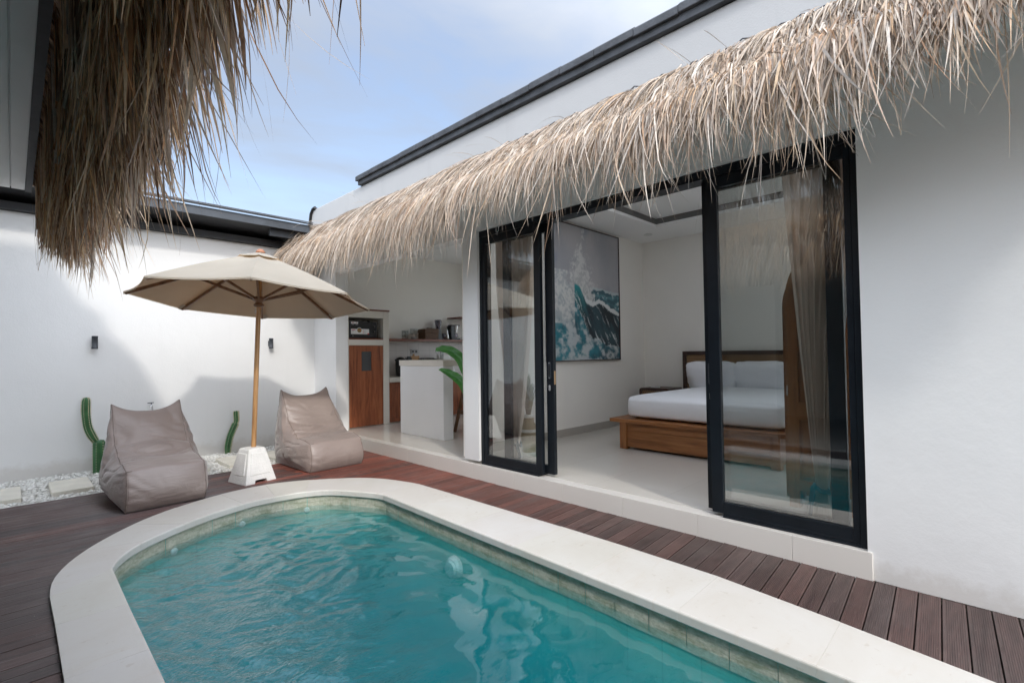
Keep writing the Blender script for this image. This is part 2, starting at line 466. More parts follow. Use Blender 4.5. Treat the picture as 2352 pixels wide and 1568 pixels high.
# band above the waterline: dry green stone with algae
m, n, b = newmat('waterline_stone')
v = mapped(n)
alg = noisen(n, mapped(n, (3, 3, 14)), 2.6, 6, 0.65)
c1 = ramp(n, noisen(n, v, 38, 4, 0.7), [(0.3, (0.42, 0.41, 0.32)), (0.7, (0.62, 0.60, 0.50))])
c2 = mixc(n, ramp(n, alg, [(0.42, (0, 0, 0)), (0.66, (0.55, 0.55, 0.55))]), c1, (0.13, 0.17, 0.075))
L(n, c2, b.inputs['Base Color']); b.inputs['Roughness'].default_value = 0.8
L(n, bumpn(n, noisen(n, v, 50, 5), 0.4, 0.01), b.inputs['Normal'])
M['waterline'] = m
BZ = -1.15
def wall_band(z0, z1, off, joints, mat, name):
    mb = MB(); N = len(basin)
    P = inset(basin, off) if off else basin
    d = np.r_[0, np.cumsum([np.hypot(*(np.array(P[i + 1]) - np.array(P[i]))) for i in range(N - 1)])]
    if not joints:
        for i in range(N - 1):
            a, c = P[i], P[i + 1]
            mb.add([(a[0], a[1], z0), (c[0], c[1], z0), (c[0], c[1], z1), (a[0], a[1], z1)], [(0, 1, 2, 3)])
        a, c = P[-1], P[0]
        mb.add([(a[0], a[1], z0), (c[0], c[1], z0), (c[0], c[1], z1), (a[0], a[1], z1)], [(0, 1, 2, 3)])
    else:
        t = 0.0
        Q = np.array(P)
        while t < d[-1] - 0.02:
            e = min(t + joints - 0.0025, d[-1]); off2 = random.uniform(-0.002, 0.002)
            ts = np.linspace(t, e, 5)
            for u0, u1 in zip(ts[:-1], ts[1:]):
                a = [np.interp(u0, d, Q[:, k]) for k in (0, 1)]; c = [np.interp(u1, d, Q[:, k]) for k in (0, 1)]
                mb.add([(a[0] + off2, a[1], z0), (c[0] + off2, c[1], z0), (c[0] + off2, c[1], z1), (a[0] + off2, a[1], z1)], [(0, 1, 2, 3)])
            t += joints
    return mb.build(name, mat, pool, weld=True)
wall_band(BZ, -0.02, 0.006, 0, M['pooltile'], 'basin_wall')
wall_band(-0.165, -0.022, 0.0, 0.2, M['waterline'], 'waterline_band')
mb = MB(); bo = inset(basin, 0.006)
mb.add([(p[0], p[1], BZ) for p in bo], [tuple(range(len(bo)))])
mb.build('basin_floor', M['pooltile'], pool)
# inlets and the lamp under water
M['poolwhite'] = plain('white_pool_plastic', (0.62, 0.66, 0.64), 0.35, 0.02)
for cx, cy, dx, dy in ((1.893, 4.505, -0.35, -1), (1.36, 4.53, 0.1, -1), (0.83, 4.27, 0.6, -1)):
    mb = MB(); d = Vector((dx, dy, 0)).normalized(); c = Vector((cx, cy, -0.150))
    mb.tube([c - d * 0.0, c + d * 0.008, c + d * 0.012], [0.026, 0.026, 0.016], 14)
    mb.tube([c + d * 0.01, c + d * 0.016], [0.013, 0.011], 10)
    mb.build('water_inlet', M['poolwhite'], pool)
mb = MB()
for r0, r1, xa, xb in ((0.080, 0.080, 2.30, 2.275), (0.078, 0.066, 2.275, 2.255), (0.060, 0.052, 2.262, 2.235)):
    mb.tube([(xa, 2.86, -0.31), (xb, 2.86, -0.31)], [r0, r1], 20)
mb.build('pool_lamp', M['poolwhite'], pool)

def mesh_np(name, V, F, mat, parent=None, smooth=True, attr=None):
    me = bpy.data.meshes.new(name)
    k = F.shape[1]
    me.vertices.add(len(V)); me.vertices.foreach_set('co', V.astype(np.float32).ravel())
    me.loops.add(F.size); me.loops.foreach_set('vertex_index', F.astype(np.int32).ravel())
    me.polygons.add(len(F)); me.polygons.foreach_set('loop_start', np.arange(0, F.size, k, dtype=np.int32))
    me.polygons.foreach_set('loop_total', np.full(len(F), k, dtype=np.int32))
    me.polygons.foreach_set('use_smooth', np.full(len(F), smooth))
    me.update(calc_edges=True)
    for mm in (mat if isinstance(mat, (list, tuple)) else [mat]): me.materials.append(mm)
    if attr is not None:
        ca = me.color_attributes.new('tone', 'FLOAT_COLOR', 'POINT')
        ca.data.foreach_set('color', attr.astype(np.float32).ravel())
    o = bpy.data.objects.new(name, me); COL.objects.link(o); attach(o, parent)
    return o
# ---- water: a closed body, rippled surface, absorbing volume
m, n, b = newmat('pool_water')
n.nodes.remove(b); out = n.nodes['Material Output']
t = n.nodes.new('ShaderNodeTexCoord')
sep = n.nodes.new('ShaderNodeSeparateXYZ'); L(n, t.outputs['Object'], sep.inputs[0])
# ripples come from the inlets: strong on the left and at the far end, nearly calm along the villa side
amp = mathn(n, 'ADD', mathn(n, 'MULTIPLY', sep.outputs[0], -1.0), mathn(n, 'MULTIPLY', sep.outputs[1], 0.26))
amp = mathn(n, 'ADD', amp, mathn(n, 'MULTIPLY', noisen(n, mapped(n, (1, 1, 1)), 1.3, 2), 0.9))
amp = ramp(n, mathn(n, 'ADD', mathn(n, 'MULTIPLY', amp, 0.5), 0.5), [(0.22, (0.05, 0.05, 0.05)), (0.72, (1, 1, 1))])
w1 = noisen(n, mapped(n, (1.0, 2.4, 1), (0, 0, 0.55)), 5.5, 3, 0.5, 0.8)
w2 = noisen(n, mapped(n, (1.0, 2.6, 1), (0, 0, 0.85)), 15, 3, 0.55, 0.7)
w3 = noisen(n, mapped(n, (1.0, 1.7, 1), (0, 0, 0.4)), 42, 2, 0.5, 0.4)
h = mathn(n, 'ADD', mathn(n, 'MULTIPLY', w1, 1.0), mathn(n, 'ADD', mathn(n, 'MULTIPLY', w2, 0.5), mathn(n, 'MULTIPLY', w3, 0.13)))
h = mathn(n, 'MULTIPLY', w3, amp)
nb = bumpn(n, h, 0.5, 0.012)
fr_ = schlick(n, 0.075, nb, 2.8)
gl = n.nodes.new('ShaderNodeBsdfGlossy'); gl.inputs['Roughness'].default_value = 0.015; L(n, nb, gl.inputs['Normal'])
tr = n.nodes.new('ShaderNodeBsdfTransparent'); tr.inputs[0].default_value = (0.86, 0.97, 0.98, 1)
mxs = n.nodes.new('ShaderNodeMixShader')
L(n, fr_, mxs.inputs[0]); L(n, tr.outputs[0], mxs.inputs[1]); L(n, gl.outputs[0], mxs.inputs[2])
L(n, mxs.outputs[0], out.inputs['Surface'])
def water_volume(n):
    v_ = n.nodes.new('ShaderNodeVolumePrincipled'); v_.inputs['Color'].default_value = (0.03, 0.68, 0.75, 1); v_.inputs['Density'].default_value = 1.3; v_.inputs['Anisotropy'].default_value = 0.2
    return v_
va = water_volume(n)
L(n, va.outputs[0], out.inputs['Volume'])
M['water'] = m
m2, n2, b2 = newmat('pool_water_side')
n2.nodes.remove(b2); out2 = n2.nodes['Material Output']
tr2 = n2.nodes.new('ShaderNodeBsdfTransparent'); L(n2, tr2.outputs[0], out2.inputs['Surface'])
va2 = water_volume(n2)
L(n2, va2.outputs[0], out2.inputs['Volume'])
wp = inset(basin, 0.012); k = len(wp); WZ = -0.118
# rippled surface as real geometry: a sum of short waves, strong near the inlets and almost calm by the villa
gx = np.arange(0.36, 2.38, 0.0105); gy = np.arange(-1.56, 4.62, 0.0105)
GX, GY = np.meshgrid(gx, gy, indexing='ij')
gw = np.random.default_rng(21)
def vnoise(x, y, sc, sd):
    h = np.random.default_rng(sd).normal(0, 1, (64, 64)); u, w_ = x * sc + 20, y * sc + 20
    i, j = np.floor(u).astype(int), np.floor(w_).astype(int); f, g_ = u - i, w_ - j; f = f * f * (3 - 2 * f); g_ = g_ * g_ * (3 - 2 * g_)
    i %= 63; j %= 63
    return h[i, j] * (1 - f) * (1 - g_) + h[i + 1, j] * f * (1 - g_) + h[i, j + 1] * (1 - f) * g_ + h[i + 1, j + 1] * f * g_
WX_, WY_ = GX + 0.045 * vnoise(GX, GY, 4.0, 1), GY + 0.045 * vnoise(GX, GY, 4.0, 2)
Hh = np.zeros_like(GX)
for i in range(64):
    lam = 0.042 * (0.36 / 0.042) ** gw.random(); kk = 2 * PI / lam
    th = 1.15 + gw.normal(0, 0.75); slope = 0.034 if lam > 0.10 else 0.044
    ph = kk * (WX_ * math.cos(th) + WY_ * math.sin(th)) + gw.uniform(0, 6.28)
    Hh += slope / kk * np.sin(ph + 0.35 * np.sin(ph)) * (1 + 0.5 * vnoise(GX, GY, 3.0, 30 + i))
am = np.clip((1.75 - GX + 0.42 * (GY - 2.4) + 0.30 * vnoise(GX, GY, 1.6, 9)) / 1.3, 0.0, 1) ** 1.2
calm_ = 0.0042 * vnoise(GX, GY, 5.0, 14) + 0.004 * vnoise(GX, GY, 9.0, 15)
ZZ = WZ + Hh * (0.07 + 0.93 * am) + calm_ * (0.35 + 0.4 * np.clip((2.3 - GX), 0, 1))
poly_ = np.array(wp); ins = np.zeros(GX.shape, bool)
for i in range(k):
    x1, y1 = poly_[i]; x2, y2 = poly_[(i + 1) % k]
    cnd = (y1 > GY) != (y2 > GY)
    ins ^= cnd & (GX < (x2 - x1) * (GY - y1) / (y2 - y1 + 1e-12) + x1)
cell = ins[:-1, :-1] | ins[1:, :-1] | ins[:-1, 1:] | ins[1:, 1:]
ny = len(gy); I_, J_ = np.nonzero(cell); a0 = I_ * ny + J_
Fw = np.stack([a0, a0 + ny, a0 + ny + 1, a0 + 1], 1)
Vw = np.stack([GX, GY, ZZ], -1).reshape(-1, 3)
used = np.unique(Fw); mapi = np.full(len(Vw), -1); mapi[used] = np.arange(len(used))
Vw, Fw = Vw[used], mapi[Fw]
wo = mesh_np('water', Vw, Fw, [m, m2])
bmw = bmesh.new(); bmw.from_mesh(wo.data)
bot = [bmw.verts.new((p[0], p[1], BZ - 0.004)) for p in wp]; topv = [bmw.verts.new((p[0], p[1], WZ + 0.003)) for p in wp]
fb = [bmw.faces.new(bot[::-1])] + [bmw.faces.new((bot[i], bot[(i + 1) % k], topv[(i + 1) % k], topv[i])) for i in range(k)]
for f_ in fb: f_.material_index = 1
bmw.to_mesh(wo.data); bmw.free(); wo['kind'] = 'structure'

# ---- deck boards
m, n, b = newmat('deck_board')
at = n.nodes.new('ShaderNodeVertexColor'); at.layer_name = 'tone'
v = mapped(n)
f = noisen(n, mapped(n, (1.2, 14, 1)), 3.0, 5, 0.6, 0.4)
base = mixc(n, 1.0, at.outputs[0], ramp(n, f, [(0.3, (0.62, 0.60, 0.60)), (0.7, (1.25, 1.2, 1.2))]), 'MULTIPLY')
dust = noisen(n, v, 2.2, 5, 0.65)
base = mixc(n, mathn(n, 'MULTIPLY', ramp(n, dust, [(0.5, (0, 0, 0)), (0.75, (1, 1, 1))]), 0.25), base, (0.16, 0.135, 0.125))
fleck = noisen(n, v, 75, 2, 0.5)
base = mixc(n, mathn(n, 'MULTIPLY', ramp(n, fleck, [(0.74, (0, 0, 0)), (0.77, (1, 1, 1))]), 0.6), base, (0.45, 0.38, 0.30))
L(n, base, b.inputs['Base Color'])
L(n, ramp(n, noisen(n, v, 3.0, 4), [(0.3, (0.30, 0.30, 0.30)), (0.7, (0.5, 0.5, 0.5))]), b.inputs['Roughness'])
b.inputs['Specular IOR Level'].default_value = 0.55
L(n, bumpn(n, noisen(n, mapped(n, (3, 40, 40)), 3, 4), 0.25, 0.003), b.inputs['Normal'])
M['deck'] = m
mid = [((a[0] + c[0]) / 2, (a[1] + c[1]) / 2) for a, c in zip(loop_in, loop_out)]
mid = [(mid[0][0], -1.65)] + mid + [(mid[-1][0], -1.65)]
def spans(y, x0, x1):
    """x-ranges of the board row at y, outside the pool"""
    xs = []
    for i in range(len(mid)):
        a, c = mid[i], mid[(i + 1) % len(mid)]
        if (a[1] > y) != (c[1] > y): xs.append(a[0] + (y - a[1]) / (c[1] - a[1]) * (c[0] - a[0]))
    xs = sorted(xs)
    if len(xs) >= 2: return [(x0, min(xs[0], x1)), (max(xs[-1], x0), x1)]
    return [(x0, x1)]
PIT = 0.0893
boards = MB(); btone = []
def board(xa, xb, y, ang=0.0, px=None):
    """one ribbed board of width PIT, long axis x"""
    if xb - xa < 0.03: return
    w = PIT - 0.0055; nr = 9; h = 0.0016
    prof = [(-w / 2, -0.025), (-w / 2, -0.0015), (-w / 2 + 0.0015, 0.0), (-w / 2 + 0.008, 0.0)]
    x = -w / 2 + 0.008; st = (w - 0.016) / nr
    for i in range(nr):
        prof += [(x + st * 0.12, -h), (x + st * 0.42, -h), (x + st * 0.55, 0.0), (x + st * 0.97, 0.0)]; x += st
    prof += [(w / 2 - 0.0015, 0.0), (w / 2, -0.0015), (w / 2, -0.025)]
    dz = random.uniform(-0.0015, 0.0012)
    k = len(prof)
    vs = [(xx, y + p[0], p[1] + dz) for xx in (xa, xb) for p in prof]
    if ang: vs = rotz(vs, (px, y), ang)
    n0 = len(boards.v)
    boards.add(vs, [(i, i + 1, k + i + 1, k + i) for i in range(k - 1)] + [tuple(range(k))[::-1], tuple(range(k, 2 * k))])
    hue = random.random(); g = random.uniform(0.75, 1.2)
    red = min(1, max(0, (y - 2.2) / 2.2)) * min(1, max(0, ((xa + xb) / 2 - 0.9) / 1.4))  # far boards redder: wetness and sun warmth put into the colour
    hue = hue * 0.16 * (1 - red) + red * (0.55 + 0.45 * hue)
    c = np.array((0.072, 0.051, 0.046)) * (1 - hue) + np.array((0.215, 0.066, 0.043)) * hue
    c = c * g
    btone.extend([tuple(c)] * (len(boards.v) - n0))
y = -1.9
ANG = math.radians(3.3)
while y < 6.0:
    for i, (a, c) in enumerate(spans(y, -0.9, XF - 0.004)):
        if y > 4.98:
            # far terrace: rows with butt joints
            j = (0.4 + (int(y / PIT) * 0.61) % 1.9); cutsx = [a] + [q for q in (j, j + 1.25, j + 2.3) if a + 0.2 < q < c - 0.2] + [c]
            for u, w_ in zip(cutsx[:-1], cutsx[1:]): board(u + 0.0015, w_ - 0.0015, y)
        elif a < 0: board(a, c, y)
    y += PIT
# strip along the villa, boards turned 3.3 degrees
y = -1.9
while y < 5.06:
    yy = y + 0.015
    sp = spans(min(yy, 4.75), -0.9, XF - 0.004)
    if len(sp) == 2 or yy > 4.7:
        x0 = sp[-1][0] if len(sp) == 2 else 1.9
        board(x0 - 0.02, XF - 0.003, yy, ANG, XF)
    y += PIT
dk = boards.build('deck', M['deck'])
ca = dk.data.color_attributes.new('tone', 'FLOAT_COLOR', 'POINT')
ca.data.foreach_set('color', np.c_[np.array(btone), np.ones(len(btone))].astype(np.float32).ravel())
dk['kind'] = 'structure'
M['underlay'] = plain('dark_underlay', (0.035, 0.026, 0.02), 0.95, 0.5, 60, 0.6, 90)  # dark base sheet below the boards, seen through the gaps
mb = MB()
mb.box(-0.9, 0.28, -1.95, 6.03, -0.10, -0.035).box(2.44, XF, -1.95, 6.03, -0.10, -0.035).box(0.28, 2.44, 4.75, 6.03, -0.10, -0.035)
mb.build('deck_underlay', M['underlay'])['kind'] = 'structure'

# ---- pebble bed
M['sand'] = plain('pale_gravel', (0.60, 0.585, 0.55), 0.9, 0.25, 40, 0.8, 60)
MB().box(-3, XF, 6.02, YW, -0.3, -0.058).build('gravel_bed', M['sand'])['kind'] = 'structure'
stones_x = [-0.235 + 0.505 * i for i in range(6)]
def ico():
    bm = bmesh.new(); bmesh.ops.create_icosphere(bm, subdivisions=1, radius=1)
    v = np.array([p.co[:] for p in bm.verts]); f = np.array([[q.index for q in p.verts] for p in bm.faces]); bm.free(); return v, f
IV, IF = ico()
NP = 12500
px = RNG.uniform(-1.0, XF - 0.02, NP); py = RNG.uniform(6.045, YW - 0.015, NP)
r = RNG.uniform(0.0075, 0.0175, NP)
on = np.zeros(NP, bool)
for x0 in stones_x: on |= (px > x0 - 0.012) & (px < x0 + 0.315) & (py > 6.36) & (py < 6.96)
px, py, r = px[~on], py[~on], r[~on]; NP = len(px)
sx, sy, sz = r * RNG.uniform(0.8, 1.5, NP), r * RNG.uniform(0.8, 1.3, NP), r * RNG.uniform(0.45, 0.75, NP)
an = RNG.uniform(0, PI, NP)
V = IV[None] * np.stack([sx, sy, sz], 1)[:, None]
V = np.stack([V[..., 0] * np.cos(an)[:, None] - V[..., 1] * np.sin(an)[:, None], V[..., 0] * np.sin(an)[:, None] + V[..., 1] * np.cos(an)[:, None], V[..., 2]], -1)
V += np.stack([px, py, -0.055 + RNG.uniform(0.0, 0.02, NP)], 1)[:, None]
F = (IF[None] + (np.arange(NP) * len(IV))[:, None, None]).reshape(-1, 3)
g = RNG.uniform(0.84, 1.06, NP); tone = np.stack([0.74 * g, 0.73 * g, 0.69 * g, np.ones(NP)], 1)
m, n, b = newmat('white_pebble'); at = n.nodes.new('ShaderNodeVertexColor'); at.layer_name = 'tone'
L(n, at.outputs[0], b.inputs['Base Color']); b.inputs['Roughness'].default_value = 0.6
mesh_np('pebbles', V.reshape(-1, 3), F, m, attr=np.repeat(tone, len(IV), 0))['kind'] = 'stuff'
# stepping slabs in the pebbles
M['slab'] = plain('pale_limestone_slab', (0.62, 0.59, 0.51), 0.8, 0.08, 7, 0.4, 60)
lab = ['pale stone slab in the pebbles, cut off by the left edge of the photo', 'pale stone slab in the pebbles left of the large beanbag',
       'pale stone slab in the pebbles hidden behind the large beanbag', 'pale stone slab in the pebbles between the large beanbag and the parasol base',
       'pale stone slab in the pebbles right behind the parasol base', 'pale stone slab in the pebbles behind the small beanbag']
st0 = None
for i, x0 in enumerate(stones_x):
    if i == 2: continue
    if st0 is None:
        st0 = MB().box(x0, x0 + 0.305, 6.372, 6.95, -0.09, -0.008).build('stepping_slab', M['slab'], bevel=0.006); st = st0
    else:
        st = st0.copy(); COL.objects.link(st); st.location = (x0 - stones_x[0], random.uniform(-0.015, 0.015), random.uniform(-0.006, 0.004))
    tag(st, lab[i], 'stepping stone', 'stone slabs laid in the pebble bed')

# ---- boundary wall and the dark eave of the next house above it
wl = MB().box(-6, XF + 0.02, YW, YW + 0.16, -0.3, 2.845).build('boundary_wall', M['stucco_wall'])
tag(wl, 'tall white stucco wall behind the beanbags and parasol', 'wall')
ev = thing('tiled_eave', 'dark roof eave running along the top of the white garden wall', 'roof', (0, 7.4, 3.0))
M['fascia'] = plain('slate_grey_fascia', (0.045, 0.053, 0.064), 0.5, 0.25, 5, 0.2, 30)
EX = 2.98
mb = MB()
mb.box(-8, EX, 6.97, 7.00, 3.020, 3.125)
mb.build('fascia_board', M['fascia'], ev)
MB().prism([(6.93, 3.130), (6.93, 3.150), (8.6, 3.62), (8.6, 3.60)], 'x', -8, EX + 0.03).build('roof_sheet', M['rooftile'], ev)
MB().prism([(7.003, 3.03), (7.003, 3.11), (7.7, 3.11), (7.7, 2.99), (7.5, 2.99)], 'x', -8, EX - 0.02).build('soffit_board', M['roofdark'], ev)
mb = MB()
mb.box(-8, EX - 0.1, YW + 0.17, YW + 0.20, 2.75, 3.30).box(-8, EX - 0.05, YW - 0.10, YW + 0.02, 2.848, 2.93)
mb.build('wall_plate', M['roofdark'], ev)
MB().prism([(7.001, 2.90), (7.001, 3.12), (8.4, 3.50), (8.4, 2.90)], 'x', EX - 0.06, EX - 0.021).box(EX - 0.5, EX - 0.061, 7.10, 7.14, 2.93, 3.06).build('gable_board', M['fascia'], ev)
mb = MB()
for i in range(26):
    x1 = EX + 0.03 - i * 0.33
    mb.prism([(6.915, 3.152), (6.915, 3.165), (7.3, 3.274), (7.3, 3.26)], 'x', x1 - 0.32, x1)
mb.build('roof_tiles', M['rooftile'], ev)

# ================================================================ VILLA
DY0, DY1, DZ = 0.512, 3.684, 2.487       # glazed opening
KY0, KY1, KZ = 3.907, 6.768, 2.46        # kitchen opening
villa = thing('villa', 'white plastered villa with black sliding doors to a bedroom and an open kitchen', 'house', (XF, 3.5, 0))
T = 0.15
mb = MB()
mb.prism([(-3.5, 0), (DY0, 0), (DY0, DZ), (DY1, DZ), (DY1, FL + 0.03), (KY0, FL + 0.03), (KY0, KZ), (KY1, KZ), (KY1, 0.15), (YW, 0.15), (YW, 2.9), (YW + 0.16, 2.9), (YW + 0.16, 3.1), (-3.5, 3.1)], 'x', XF, XF + T)
mb.box(XF + T, XF + 0.19, KY1 + 0.001, YW, 0.15, KZ)             # deeper return of the corner pilaster
mb.build('front_wall', M['stucco'], villa, bevel=0.008, weld=False)
MB().box(XF, XF + T, -3.5, YW + 0.16, 3.1, 3.53).build('parapet', M['parapet'], villa, bevel=0.012)
# tiles of the step and skirting
m, n, b = newmat('cream_tile')
v = mapped(n)
L(n, ramp(n, noisen(n, v, 1.1, 4), [(0.3, (0.66, 0.625, 0.58)), (0.7, (0.69, 0.66, 0.615))]), b.inputs['Base Color'])
b.inputs['Roughness'].default_value = 0.28
M['steptile'] = m
mb = MB(); e = 0.0006; y = 0.49
for yj in (0.881, 1.459, 2.04, 2.62, 3.20, 3.78, 4.36, 4.94, 5.52, 6.10, 6.70, YW):
    mb.box(XF - 0.012, XF + 0.10, y + e, yj - e, -0.02, FL - 0.0015); y = yj
mb.build('step', M['steptile'], villa, bevel=0.002)
MB().box(XF + 0.001, XF + 0.12, 0.49, YW, -0.02, FL - 0.006).build('step_core', M['inner'], villa)
m, n, b = newmat('polished_floor_tile')
v = mapped(n)
br = n.nodes.new('ShaderNodeTexBrick'); br.offset = 0.0; br.inputs['Scale'].default_value = 1.0
br.inputs['Brick Width'].default_value = 0.6; br.inputs['Row Height'].default_value = 0.6; br.inputs['Mortar Size'].default_value = 0.0016
br.inputs['Color1'].default_value = (0.60, 0.565, 0.51, 1); br.inputs['Color2'].default_value = (0.61, 0.575, 0.52, 1); br.inputs['Mortar'].default_value = (0.50, 0.465, 0.42, 1)
L(n, v, br.inputs['Vector'])
L(n, mixc(n, 1.0, br.outputs['Color'], ramp(n, noisen(n, v, 0.8, 4), [(0.3, (0.96, 0.96, 0.96)), (0.7, (1.02, 1.02, 1.02))]), 'MULTIPLY'), b.inputs['Base Color'])
L(n, ramp(n, noisen(n, v, 2.0, 3), [(0.3, (0.10, 0.10, 0.10)), (0.7, (0.17, 0.17, 0.17))]), b.inputs['Roughness'])
b.inputs['Specular IOR Level'].default_value = 0.55
L(n, bumpn(n, noisen(n, v, 3, 2), 0.02, 0.02), b.inputs['Normal'])
M['floor'] = m
RX1, RY0, RY1, RZ = 7.206, -1.1, 4.045, 3.02       # bedroom
KX1 = 6.75                                       # kitchen end wall
mb = MB()
mb.box(XF + 0.10, RX1 + 0.1, RY0 - 0.1, YW, -0.05, FL)
mb.build('floor', M['floor'], villa)
mb = MB()
mb.box(XF + T, RX1, RY1, RY1 + 0.06, FL, RZ)             # wall with the painting / kitchen partition
mb.box(RX1, RX1 + 0.1, 0.75, RY1 + 0.06, FL, RZ).box(RX1, RX1 + 0.1, RY0 - 0.1, 0.75, 2.62, RZ).box(RX1, RX1 + 0.1, RY0 - 0.1, -0.95, FL, 2.62)
mb.box(XF + T, RX1, RY0 - 0.1, RY0, FL, RZ)
mb.box(XF + 0.05, KX1, YW, YW + 0.16, FL, RZ)            # kitchen back wall
mb.box(KX1, KX1 + 0.1, RY1 + 0.06, 4.5, FL, RZ).box(KX1, KX1 + 0.1, 6.9, YW + 0.16, FL, RZ).box(KX1, KX1 + 0.1, 4.5, 6.9, FL, 0.7).box(KX1, KX1 + 0.1, 4.5, 6.9, 2.7, RZ)
mb.build('inner_wall', M['inner'], villa)
mb = MB()
tx0, tx1, ty0, ty1, tz = 4.05, 6.40, -0.35, 3.372, 3.14
mb.box(XF + 0.02, tx0, RY0 - 0.1, RY1 + 0.06, RZ, RZ + 0.04).box(tx1, RX1 + 0.1, RY0 - 0.1, RY1 + 0.06, RZ, RZ + 0.04)
mb.box(tx0, tx1, ty1, RY1 + 0.06, RZ, RZ + 0.04).box(tx0, tx1, RY0 - 0.1, ty0, RZ, RZ + 0.04)
mb.box(5.06, tx1 + 0.1, ty0 - 0.1, ty1 + 0.1, tz, tz + 0.04).box(tx0 - 0.1, 4.15, ty0 - 0.1, ty1 + 0.1, tz, tz + 0.04).box(4.15, 5.06, ty0 - 0.1, ty0 + 0.1, tz, tz + 0.04).box(4.15, 5.06, ty1 - 0.1, ty1 + 0.1, tz, tz + 0.04)
mb.build('bedroom_ceiling', M['ceiling'], villa)
M['cove'] = plain('shaded_cove_grey', (0.16, 0.155, 0.15), 0.8, 0.05)  # step face in shadow: its shade is put into the grey
mb = MB()
mb.box(tx0 - 0.03, tx0, ty0 - 0.03, ty1 + 0.03, RZ + 0.041, tz - 0.001).box(tx1, tx1 + 0.03, ty0 - 0.03, ty1 + 0.03, RZ + 0.041, tz - 0.001)
mb.box(tx0 + .001, tx1 - .001, ty0 - 0.03, ty0, RZ + 0.041, tz - 0.001).box(tx0 + .001, tx1 - .001, ty1, ty1 + 0.03, RZ + 0.041, tz - 0.001)
for q in ():
    mb.box(tx0 - 0.028, tx0 + 0.0, ty0, ty1 + 0.028, RZ - 0.001, RZ + 0.03).box(tx1 - 0.0, tx1 + 0.028, ty0, ty1 + 0.028, RZ - 0.001, RZ + 0.03)
    pass
mb.build('ceiling_cove', M['cove'], villa)
MB().box(4.6, KX1 + 0.1, RY1 + 0.062, YW + 0.16, RZ, RZ + 0.04).box(XF + 0.02, 3.6, RY1 + 0.062, YW + 0.16, RZ, RZ + 0.04).box(3.6, 4.6, RY1 + 0.062, YW + 0.16, RZ, RZ + 0.04).build('kitchen_ceiling', M['ceiling'], villa)
# unseen frosted ceiling panel added to brighten the bedroom
m, n, b = newmat('frosted_glass'); n.nodes.remove(b); t = n.nodes.new('ShaderNodeBsdfTranslucent'); t.inputs[0].default_value = (0.93, 0.94, 0.95, 1); L(n, t.outputs[0], n.nodes['Material Output'].inputs[0])
for x0, x1, y0, y1, z in ((4.151, 5.059, ty0 + 0.101, ty1 - 0.101, tz + 0.02),):
    MB().add([(x0, y0, z), (x1, y0, z), (x1, y1, z), (x0, y1, z)], [(0, 1, 2, 3)]).build('added_skylight', m, villa)
M['skirt'] = plain('grey_beige_skirting', (0.40, 0.37, 0.33), 0.35, 0.03)
mb = MB()
mb.box(XF + T + 0.2, RX1 - 0.012, RY1 - 0.012, RY1, FL, FL + 0.10).box(RX1 - 0.012, RX1, 0.75, RY1, FL, FL + 0.10)
mb.build('skirting', M['skirt'], villa)
mb = MB().lathe([(0.05, 0), (0.062, -0.004), (0.066, -0.012)], (6.70, 3.66, RZ), 24).lathe([(0.0, -0.006), (0.05, -0.005)], (6.70, 3.66, RZ), 24)
mb.build('downlight', plain('white_fitting', (0.7, 0.7, 0.68), 0.4), villa)
# unseen windows added at the back to let more light into the rooms
for nm, x, y0, y1, z0, z1 in (('added_bedroom_window', RX1 + 0.03, -0.949, 0.749, FL + 0.01, 2.619), ('added_kitchen_window', KX1 + 0.03, 4.501, 6.899, 0.701, 2.699)):
    mb = MB(); ym = (y0 + y1) / 2
    for a, c in ((y0, y0 + 0.05), (ym - 0.03, ym + 0.03), (y1 - 0.05, y1)): mb.box(x, x + 0.04, a, c, z0, z1)
    for a, c in ((y0 + 0.05, ym - 0.03), (ym + 0.03, y1 - 0.05)): mb.box(x + 0.001, x + 0.039, a, c, z0, z0 + 0.05).box(x + 0.001, x + 0.039, a, c, z1 - 0.05, z1)
    w_ = mb.build(nm, M['black'], villa)
    for a, c in ((y0 + 0.05, ym - 0.03), (ym + 0.03, y1 - 0.05)): MB().box(x + 0.017, x + 0.023, a, c, z0 + 0.05, z1 - 0.05).build('glass_pane', M['glass'], w_)
# roof verge standing on the parapet
mb = MB()
mb.box(XF - 0.045, XF + 0.2, -3.5, 6.02, 3.532, 3.600)
mb.build('roof_edge', M['rooftile'], villa)
mb = MB(); y = 6.035; i = 0
while y > -3.4:
    dz = (i % 2) * 0.004 + random.uniform(-0.003, 0.003)
    mb.prism([(XF - 0.075, 3.585 + dz), (XF - 0.075, 3.640 + dz), (XF - 0.045, 3.668 + dz), (XF + 0.20, 3.70 + dz), (XF + 0.20, 3.61)], 'y', y - 0.345, y - 0.0); y -= 0.35; i += 1
mb.build('roof_tiles', M['rooftile'], villa, bevel=0.006)
MB().prism([(5.3, 3.20), (5.3, 3.28), (7.3, 3.8), (7.3, 3.72)], 'y', -3.5, 6.0).build('roof', M['rooftile'], villa)

# ---- door frame, fixed windows and slid-open doors
FX = XF + 0.028
mb = MB()
mb.box(FX, FX + 0.13, DY0, DY0 + 0.035, FL, DZ - 0.062).box(FX, FX + 0.13, DY1 - 0.035, DY1, FL, DZ - 0.062)
mb.box(FX - 0.002, FX + 0.132, DY0, DY1, DZ - 0.062, DZ)
mb.build('door_frame', M['black'], villa, bevel=0.003)
